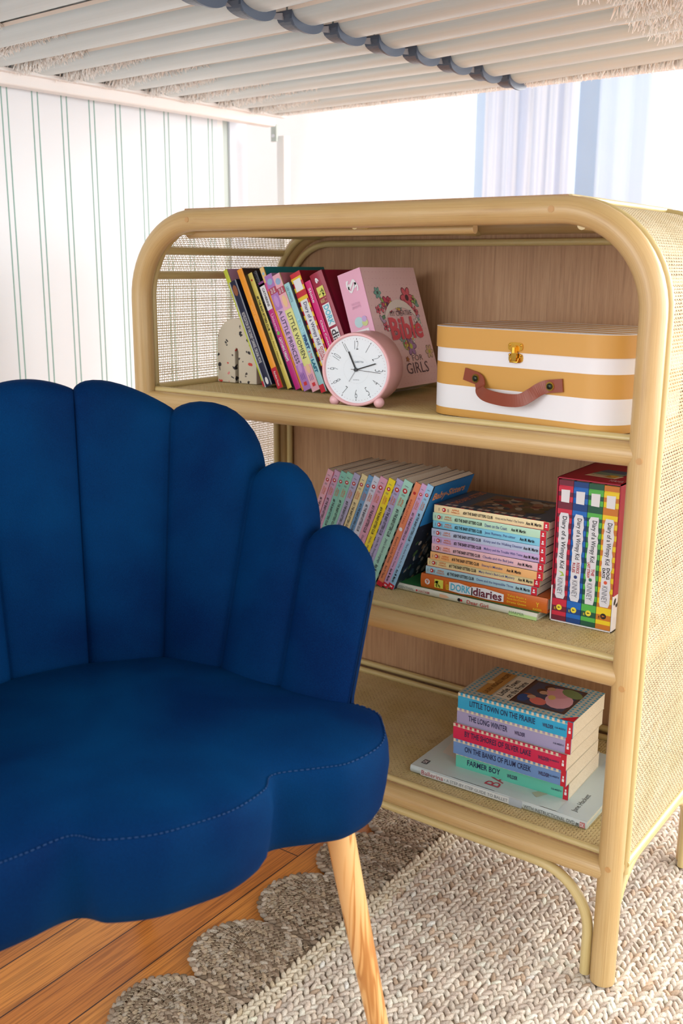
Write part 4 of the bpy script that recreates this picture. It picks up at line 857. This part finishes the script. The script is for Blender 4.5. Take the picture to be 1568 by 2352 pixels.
plate(m, px, .1065, .024, .012, -.0035, -.0018, M_brass); plate(m, px, .091, .023, .013, -.002, 0, M_brass)
plate(m, px, .0975, .009, .022, -.0065, -.0035, M_brass); m.tube([(px, -.0075, .106), (px, -.0075, .0985)], .0032, M_brass, 12)
for dx in (-.009, .009):
    for zz in (.1085, .0955): m.ell((px + dx, -.0035, zz), .0017, .0012, .0017, M_brass, 10, 6)
m.tube([(px - .006, -.004, .091), (px - .006, -.006, .086), (px + .006, -.006, .086), (px + .006, -.004, .091)], .0014, M_brass, 8)
m.build('clasp', cs, fix=False)
m = MB(); hp = [(.036, .0635, -.0015), (.048, .0610, -.0022), (.062, .0575, -.003), (.068, .050, -.006), (.073, .043, -.012), (.085, .0385, -.017), (.103, .0360, -.019), (.125, .0350, -.0205), (.145, .0370, -.019), (.157, .0445, -.014), (.166, .0520, -.008), (.175, .0565, -.0035), (.188, .0585, -.0025), (.199, .0600, -.0015)]
hq = []
for i in range(13):
    p_ = [np.array(hp[min(max(i + k - 1, 0), 13)]) for k in range(4)]
    for j in range(5 if i < 12 else 6):
        t_ = j / 5; hq.append(tuple(.5 * ((2 * p_[1]) + (-p_[0] + p_[2]) * t_ + (2 * p_[0] - 5 * p_[1] + 4 * p_[2] - p_[3]) * t_ * t_ + (-p_[0] + 3 * p_[1] - 3 * p_[2] + p_[3]) * t_ ** 3)))
hp = hq; NH = len(hp) - 1
hw = .0088; G = []
for i, (x, z_, y_) in enumerate(hp):
    a = Vector((hp[max(i - 1, 0)][0], hp[max(i - 1, 0)][1])); b = Vector((hp[min(i + 1, NH)][0], hp[min(i + 1, NH)][1])); tt = (b - a).normalized(); nx, nz = -tt.y, tt.x
    q = hw; G.append([(x + nx * q, y_, z_ + nz * q), (x - nx * q, y_, z_ - nz * q), (x - nx * q, y_ - .0022, z_ - nz * q), (x + nx * q, y_ - .0022, z_ + nz * q), (x + nx * q, y_, z_ + nz * q)])
m.grid(G, M_leather, smooth=False); m.add(G[0][:4], [(0, 1, 2, 3)], M_leather); m.add(G[-1][:4], [(3, 2, 1, 0)], M_leather); hd = m.build('handle', cs, .0006, fix=True)
for x, z_ in ((.058, .0585), (.181, .0575)):
    m = MB(); m.tube([(x, -.0035, z_), (x, -.0075, z_)], .0042, flat((60, 66, 56), .35, 1), 16); m.tube([(x, -.0048, z_), (x, -.0062, z_)], .0062, M_brass, 20); m.ell((x, -.0072, z_), .0036, .0016, .0036, flat((60, 66, 56), .35, 1), 14, 8); m.build('rivet', cs)

# ================================================================== CHAIR
CO = (.2535, -.4325); CA = math.atan2(-.355, .935)
ch = thing('shell_chair', 'deep blue velvet scalloped shell-back chair with wooden legs', 'chair', (CO[0], CO[1], FZ), (0, 0, CA))
ZB = -FZ
qk = [(-.008, 0), (.001, .055), (.038, .151), (.1186, .2018), (.2198, .237), (.3135, .280)]
full = [(u, -v) for u, v in qk[:0:-1]] + qk; qv = list(range(-5, 6))
full = [(2 * full[0][0] - full[1][0], 2 * full[0][1] - full[1][1])] + full + [(2 * full[-1][0] - full[-2][0], 2 * full[-1][1] - full[-2][1])]
def cat(q):
    q = max(-5, min(5, q)); i = min(int(math.floor(q + 5)), 9); t = q + 5 - i; p = [np.array(full[i + k]) for k in range(4)]
    return .5 * ((2 * p[1]) + (-p[0] + p[2]) * t + (2 * p[0] - 5 * p[1] + 4 * p[2] - p[3]) * t * t + (-p[0] + 3 * p[1] - 3 * p[2] + p[3]) * t ** 3)
HS = [.845, .836, .798, .719, .650, .598]; PK = [.858, None]; MID = {0: .853, 1: .842, 2: .800, 3: .730, 4: .664}; KF = [.05, .07, .24, .31, .30, .37]
def col_info(q):
    a = abs(q)
    if a <= 1: x = q; pet = 0; h0 = h1 = HS[1]
    else: i = min(int(math.floor(a)), 4); x = 2 * (a - i) - 1; pet = i; h0, h1 = HS[i], HS[i + 1]
    fr = (x + 1) / 2; lin_ = h0 + (h1 - h0) * fr; H = lin_ + (MID[pet] - (h0 + h1) / 2) * max(0, 1 - x * x) ** .8
    i = min(int(a), 4); k = KF[i] + (KF[i + 1] - KF[i]) * (a - i)
    return x, pet, H, k
back = []; M0 = 22
NQ = []
for p in range(-5, 5):
    NQ += [p + t for t in [0, .02, .06, .12, .2, .3, .4, .5, .6, .7, .8, .88, .94, .98]]
NQ.append(5.0)
for q in NQ:
    x, pet, H, k = col_info(q); P = cat(q); e = .02; T = cat(min(5, q + e)) - cat(max(-5, q - e)); T /= np.linalg.norm(T); n = np.array([-T[1], T[0]])
    s = math.sqrt(max(0, 1 - x * x)); endf = min(1, (5 - abs(q)) / .22); endf = math.sqrt(max(0, 1 - (1 - endf) ** 2)); endf = max(endf, .12)
    bul = .0175 * s ** .85; inn = -bul * endf; out = (.030 + .014 * s) * endf; rad = (out - inn) / 2; cen = (out + inn) / 2; row = []
    def pos(off, z): fl = k * max(0, z - .46) + off; return (P[0] + n[0] * fl, P[1] + n[1] * fl, z + ZB)
    zb = .385; zt_ = H - rad
    if abs(q) > 4: zt_ = min(zt_, H - rad - .0) ; 
    for i in range(M0): row.append(pos(inn, zb + (zt_ - zb) * i / M0))
    for i in range(9): a = PI * i / 8; row.append(pos(cen - rad * math.cos(a), zt_ + rad * math.sin(a)))
    for i in range(1, M0 + 1): row.append(pos(out * (1), zt_ - (zt_ - zb) * i / M0))
    back.append(row)
back = np.array(back)
# drop the outermost corner of the end petals into a curve
m = MB(); m.grid(back, M_velvet); K = back.shape[1]
NC = len(NQ)
for c0 in (0, (NC - 1) * K):   # end caps share the grid's own vertices
    for i in range(K // 2):
        q = (c0 + i, c0 + K - 1 - i, c0 + K - 2 - i, c0 + i + 1)
        if len(set(q)) < 4: continue
        m.f.append(q if c0 else q[::-1]); m.mi.append(0); m.sm.append(True); m.uv += [(0, 0)] * 4
bo = m.build('backrest', ch)
# seam welts
sh_ = [(.462, 0), (.459, -.045), (.440, -.09), (.417, -.113), (.424, -.16), (.427, -.20), (.413, -.255), (.378, -.288), (.33, -.298), (.22, -.247), (.12, -.212), (.038, -.158), (.002, -.06), (-.006, 0)]
outl = [(u, v) for u, v in sh_] + [(u + {.16: .006, .20: .012, .255: .008}.get(v if v > 0 else -v, 0), -v) for u, v in sh_[-2:0:-1]]
def closed_cat(P, n=8):
    out = []; N = len(P)
    for i in range(N):
        p = [np.array(P[(i + k - 1) % N]) for k in range(4)]
        for j in range(n):
            t = j / n; out.append(.5 * ((2 * p[1]) + (-p[0] + p[2]) * t + (2 * p[0] - 5 * p[1] + 4 * p[2] - p[3]) * t * t + (-p[0] + 3 * p[1] - 3 * p[2] + p[3]) * t ** 3))
    return np.array(out)
oc = closed_cat(outl); cen = np.array([.22, 0.0])
tn = np.roll(oc, -1, 0) - np.roll(oc, 1, 0); tn /= np.linalg.norm(tn, axis=1)[:, None]; nr = np.stack([tn[:, 1], -tn[:, 0]], 1)
if ((oc + nr * .01 - cen) ** 2).sum() < ((oc - cen) ** 2).sum(): nr = -nr
rings = []
def ring(off, z, sc=1.0): 
    p = oc + nr * off; p = cen + (p - cen) * sc; rings.append(np.concatenate([p, np.full((len(p), 1), z + ZB)], 1))
ring(-.06, .357, .5); ring(-.020, .357); ring(-.009, .361); ring(-.001, .375); ring(.003, .398); ring(.006, .425); ring(.0045, .445); ring(.0015, .456); ring(-.0005, .4595); ring(-.002, .4592); ring(-.004, .4605)
for sc_, z in ((.965, .4635), (.9, .4675), (.75, .472), (.55, .475), (.3, .4765), (.1, .477), (.0002, .477)): ring(-.004, z, sc_)
G = np.array(rings).transpose(1, 0, 2); m = MB(); m.grid(G, M_velvet, True); m.build('seat', ch, fix=True)
m = MB(); pr = oc + nr * .0003
for i in range(0, len(pr)):
    a = pr[i]; b = pr[(i + 1) % len(pr)]; L0 = np.linalg.norm(b - a); nn_ = max(1, int(L0 / .006))
    for j in range(nn_):
        p = a + (b - a) * (j + .2) / nn_; q = a + (b - a) * (j + .75) / nn_; m.tube([(p[0], p[1], .4596 + ZB), (q[0], q[1], .4596 + ZB)], .0006, flat((4, 56, 104), .8), 5, False)
m.build('seat_stitching', ch)
for su, fu in ((1, .4245), (-1, -.095)):
    for sv in (1, -1):
        m = MB(); tx = (fu - .05) if su > 0 else .07; ty = .218 if su > 0 else .13; fy = .272 if su > 0 else .15
        m.tube([(tx, sv * ty, .385 + ZB), (tx + (fu - tx) * .5, sv * (ty + fy) / 2, .2), (fu, sv * fy, .012 if su * sv > 0 and su > 0 else .0)], [.0185, .0155, .0115], M_leg, 24); m.build('leg', ch)

# ================================================================== RUG
rug = thing('jute_rug', 'woven beige jute rug with darker scalloped coil border', 'rug', (.9, .2, FZ))
RO = np.array([.9, .2, FZ])
def tmpl(n=6, k=5):
    vs = []; fs = []
    for i in range(k + 1):
        a = PI * i / k
        for j in range(n): b = 2 * PI * j / n; vs.append((math.cos(a), math.sin(a) * math.cos(b), math.sin(a) * math.sin(b)))
    for i in range(k):
        for j in range(n): fs.append((i * n + j, i * n + (j + 1) % n, (i + 1) * n + (j + 1) % n, (i + 1) * n + j))
    return np.array(vs), np.array(fs)
TVt, TFt = tmpl()
def lumps(name, pos, ang, tilt, size, tone, parent, mat):
    N = len(pos); V = TVt[None] * size[:, None, :]
    ct, st = np.cos(tilt)[:, None], np.sin(tilt)[:, None]; x = V[..., 0] * ct - V[..., 2] * st; z = V[..., 0] * st + V[..., 2] * ct; y = V[..., 1]
    c, s = np.cos(ang)[:, None], np.sin(ang)[:, None]; V = np.stack([x * c - y * s, x * s + y * c, z], -1) + pos[:, None, :] - RO
    F = TFt[None] + (np.arange(N) * len(TVt))[:, None, None]; T = np.repeat(np.concatenate([tone, np.ones((N, 1))], 1), len(TVt), 0)
    return fast_mesh(name, V.reshape(-1, 3), F.reshape(-1, 4), mat, parent, T)
def tones(N, base, var, spots=None, ps=0):
    b = np.array([lin(c)[:3] for c in base]); k = rng.integers(0, len(b), N); t = b[k] * (1 + rng.normal(0, var, (N, 1)))
    if spots is not None: msk = rng.random(N) < ps; t[msk] = np.array(lin(spots)[:3]) * (1 + rng.normal(0, var, (msk.sum(), 1)))
    return np.clip(t, 0, 1)
RT = -.002
light = [(250, 240, 224), (240, 228, 212), (232, 220, 206), (252, 244, 230), (224, 210, 196)]
def field(x0, x1, y0, y1, row, step, base, name, spots=(218, 194, 170), ps=.08):
    P = []; A_ = []; S_ = []; Tt = []
    nr_ = int((x1 - x0) / row)
    for i in range(nr_):
        xc = x0 + (i + .5) * row; ph = rng.random() * step
        ny = int((y1 - y0) / step)
        for j in range(ny):
            for sd in (-1, 1):
                yy = y0 + j * step + ph + (step / 2 if sd > 0 else 0)
                P.append((xc + sd * row * .24 + rng.normal(0, .0006), yy + rng.normal(0, .0006), RT - .0042 + rng.normal(0, .0005))); A_.append(PI / 2 - sd * .66 + rng.normal(0, .22)); Tt.append(rng.normal(.24, .12))
                S_.append((step * .80 * rng.uniform(.9, 1.1), row * .27 * rng.uniform(.85, 1.12), .0052))
    P = np.array(P); return lumps(name, P, np.array(A_), np.array(Tt), np.array(S_), tones(len(P), base, .08, spots, ps), rug, M_jute)
fo = field(.548, 1.75, -.62, 1.15, .0180, .0130, light, 'woven_field')
fo['kind'] = 'stuff'
bo2 = field(.517, .549, -.62, 1.15, .016, .0120, [(246, 236, 214), (240, 228, 204)], 'cream_border', (230, 214, 184), .1)
m = MB(); m.box((.50 - .9, -.62 - .2, .0005), (1.75 - .9, 1.15 - .2, .0045), plain('jute_backing', (176, 160, 138), .9)); m.build('backing', rug)
dark = [(174, 156, 136), (158, 138, 118), (192, 174, 154), (140, 122, 102), (200, 188, 172)]
sp0 = .157; stc = flat((226, 208, 176), .8)
for k in range(-2, 7):
    yc = -.105 + .157 * k - .157 + .157
    yc = -.262 + .157 * (k) ; r = .0715; P = []; A_ = []; S_ = []; Tt = []; st = MB()
    xc = .4400
    while r > -.005:
        path = []; Ls = .514 - xc; mid_ = r < .004; r = 0 if mid_ else r; Lc = PI * r; tot = Ls if mid_ else 2 * Ls + Lc; s = rng.random() * .01; side = 1
        while s < tot:
            if s < Ls: x, y, an = .514 - s, yc + r, PI
            elif s < Ls + Lc: a = (s - Ls) / r; x, y, an = xc - r * math.sin(a), yc + r * math.cos(a), PI + a
            else: x, y, an = xc + (s - Ls - Lc), yc - r, 0
            nx, ny = -math.sin(an), math.cos(an)
            P.append((x + nx * side * .0028, y + ny * side * .0028, RT - .004 + (.0022 if r > .07 else 0) + rng.normal(0, .0005))); A_.append(an - side * .55 + rng.normal(0, .15)); S_.append((.0088 * rng.uniform(.85, 1.15), .0042, .0048)); Tt.append(rng.normal(.2, .1))
            side = -side; s += .0056
        # zigzag stitch to the next coil
        zz = []; s = 0; sg = 1
        while s < tot:
            rr = r - .0063 + sg * .004
            if s < Ls: p = (.514 - s, yc + rr)
            elif s < Ls + Lc: a = (s - Ls) / r; p = (xc - rr * math.sin(a), yc + rr * math.cos(a))
            else: p = (xc + (s - Ls - Lc), yc - rr)
            zz.append((p[0] - RO[0], p[1] - RO[1], RT + .0012 - RO[2])); sg = -sg; s += .0036
        if len(zz) > 2 and r > .012: st.tube(zz, .00035, stc, 4, False)
        r -= .0126
        if mid_: break
    P = np.array(P); o = lumps('scallop', P, np.array(A_), np.array(Tt), np.array(S_), tones(len(P), dark, .12, (196, 176, 150), .12), rug, M_jute)
    s_o = st.build('zigzag_stitching'); s_o.parent = o
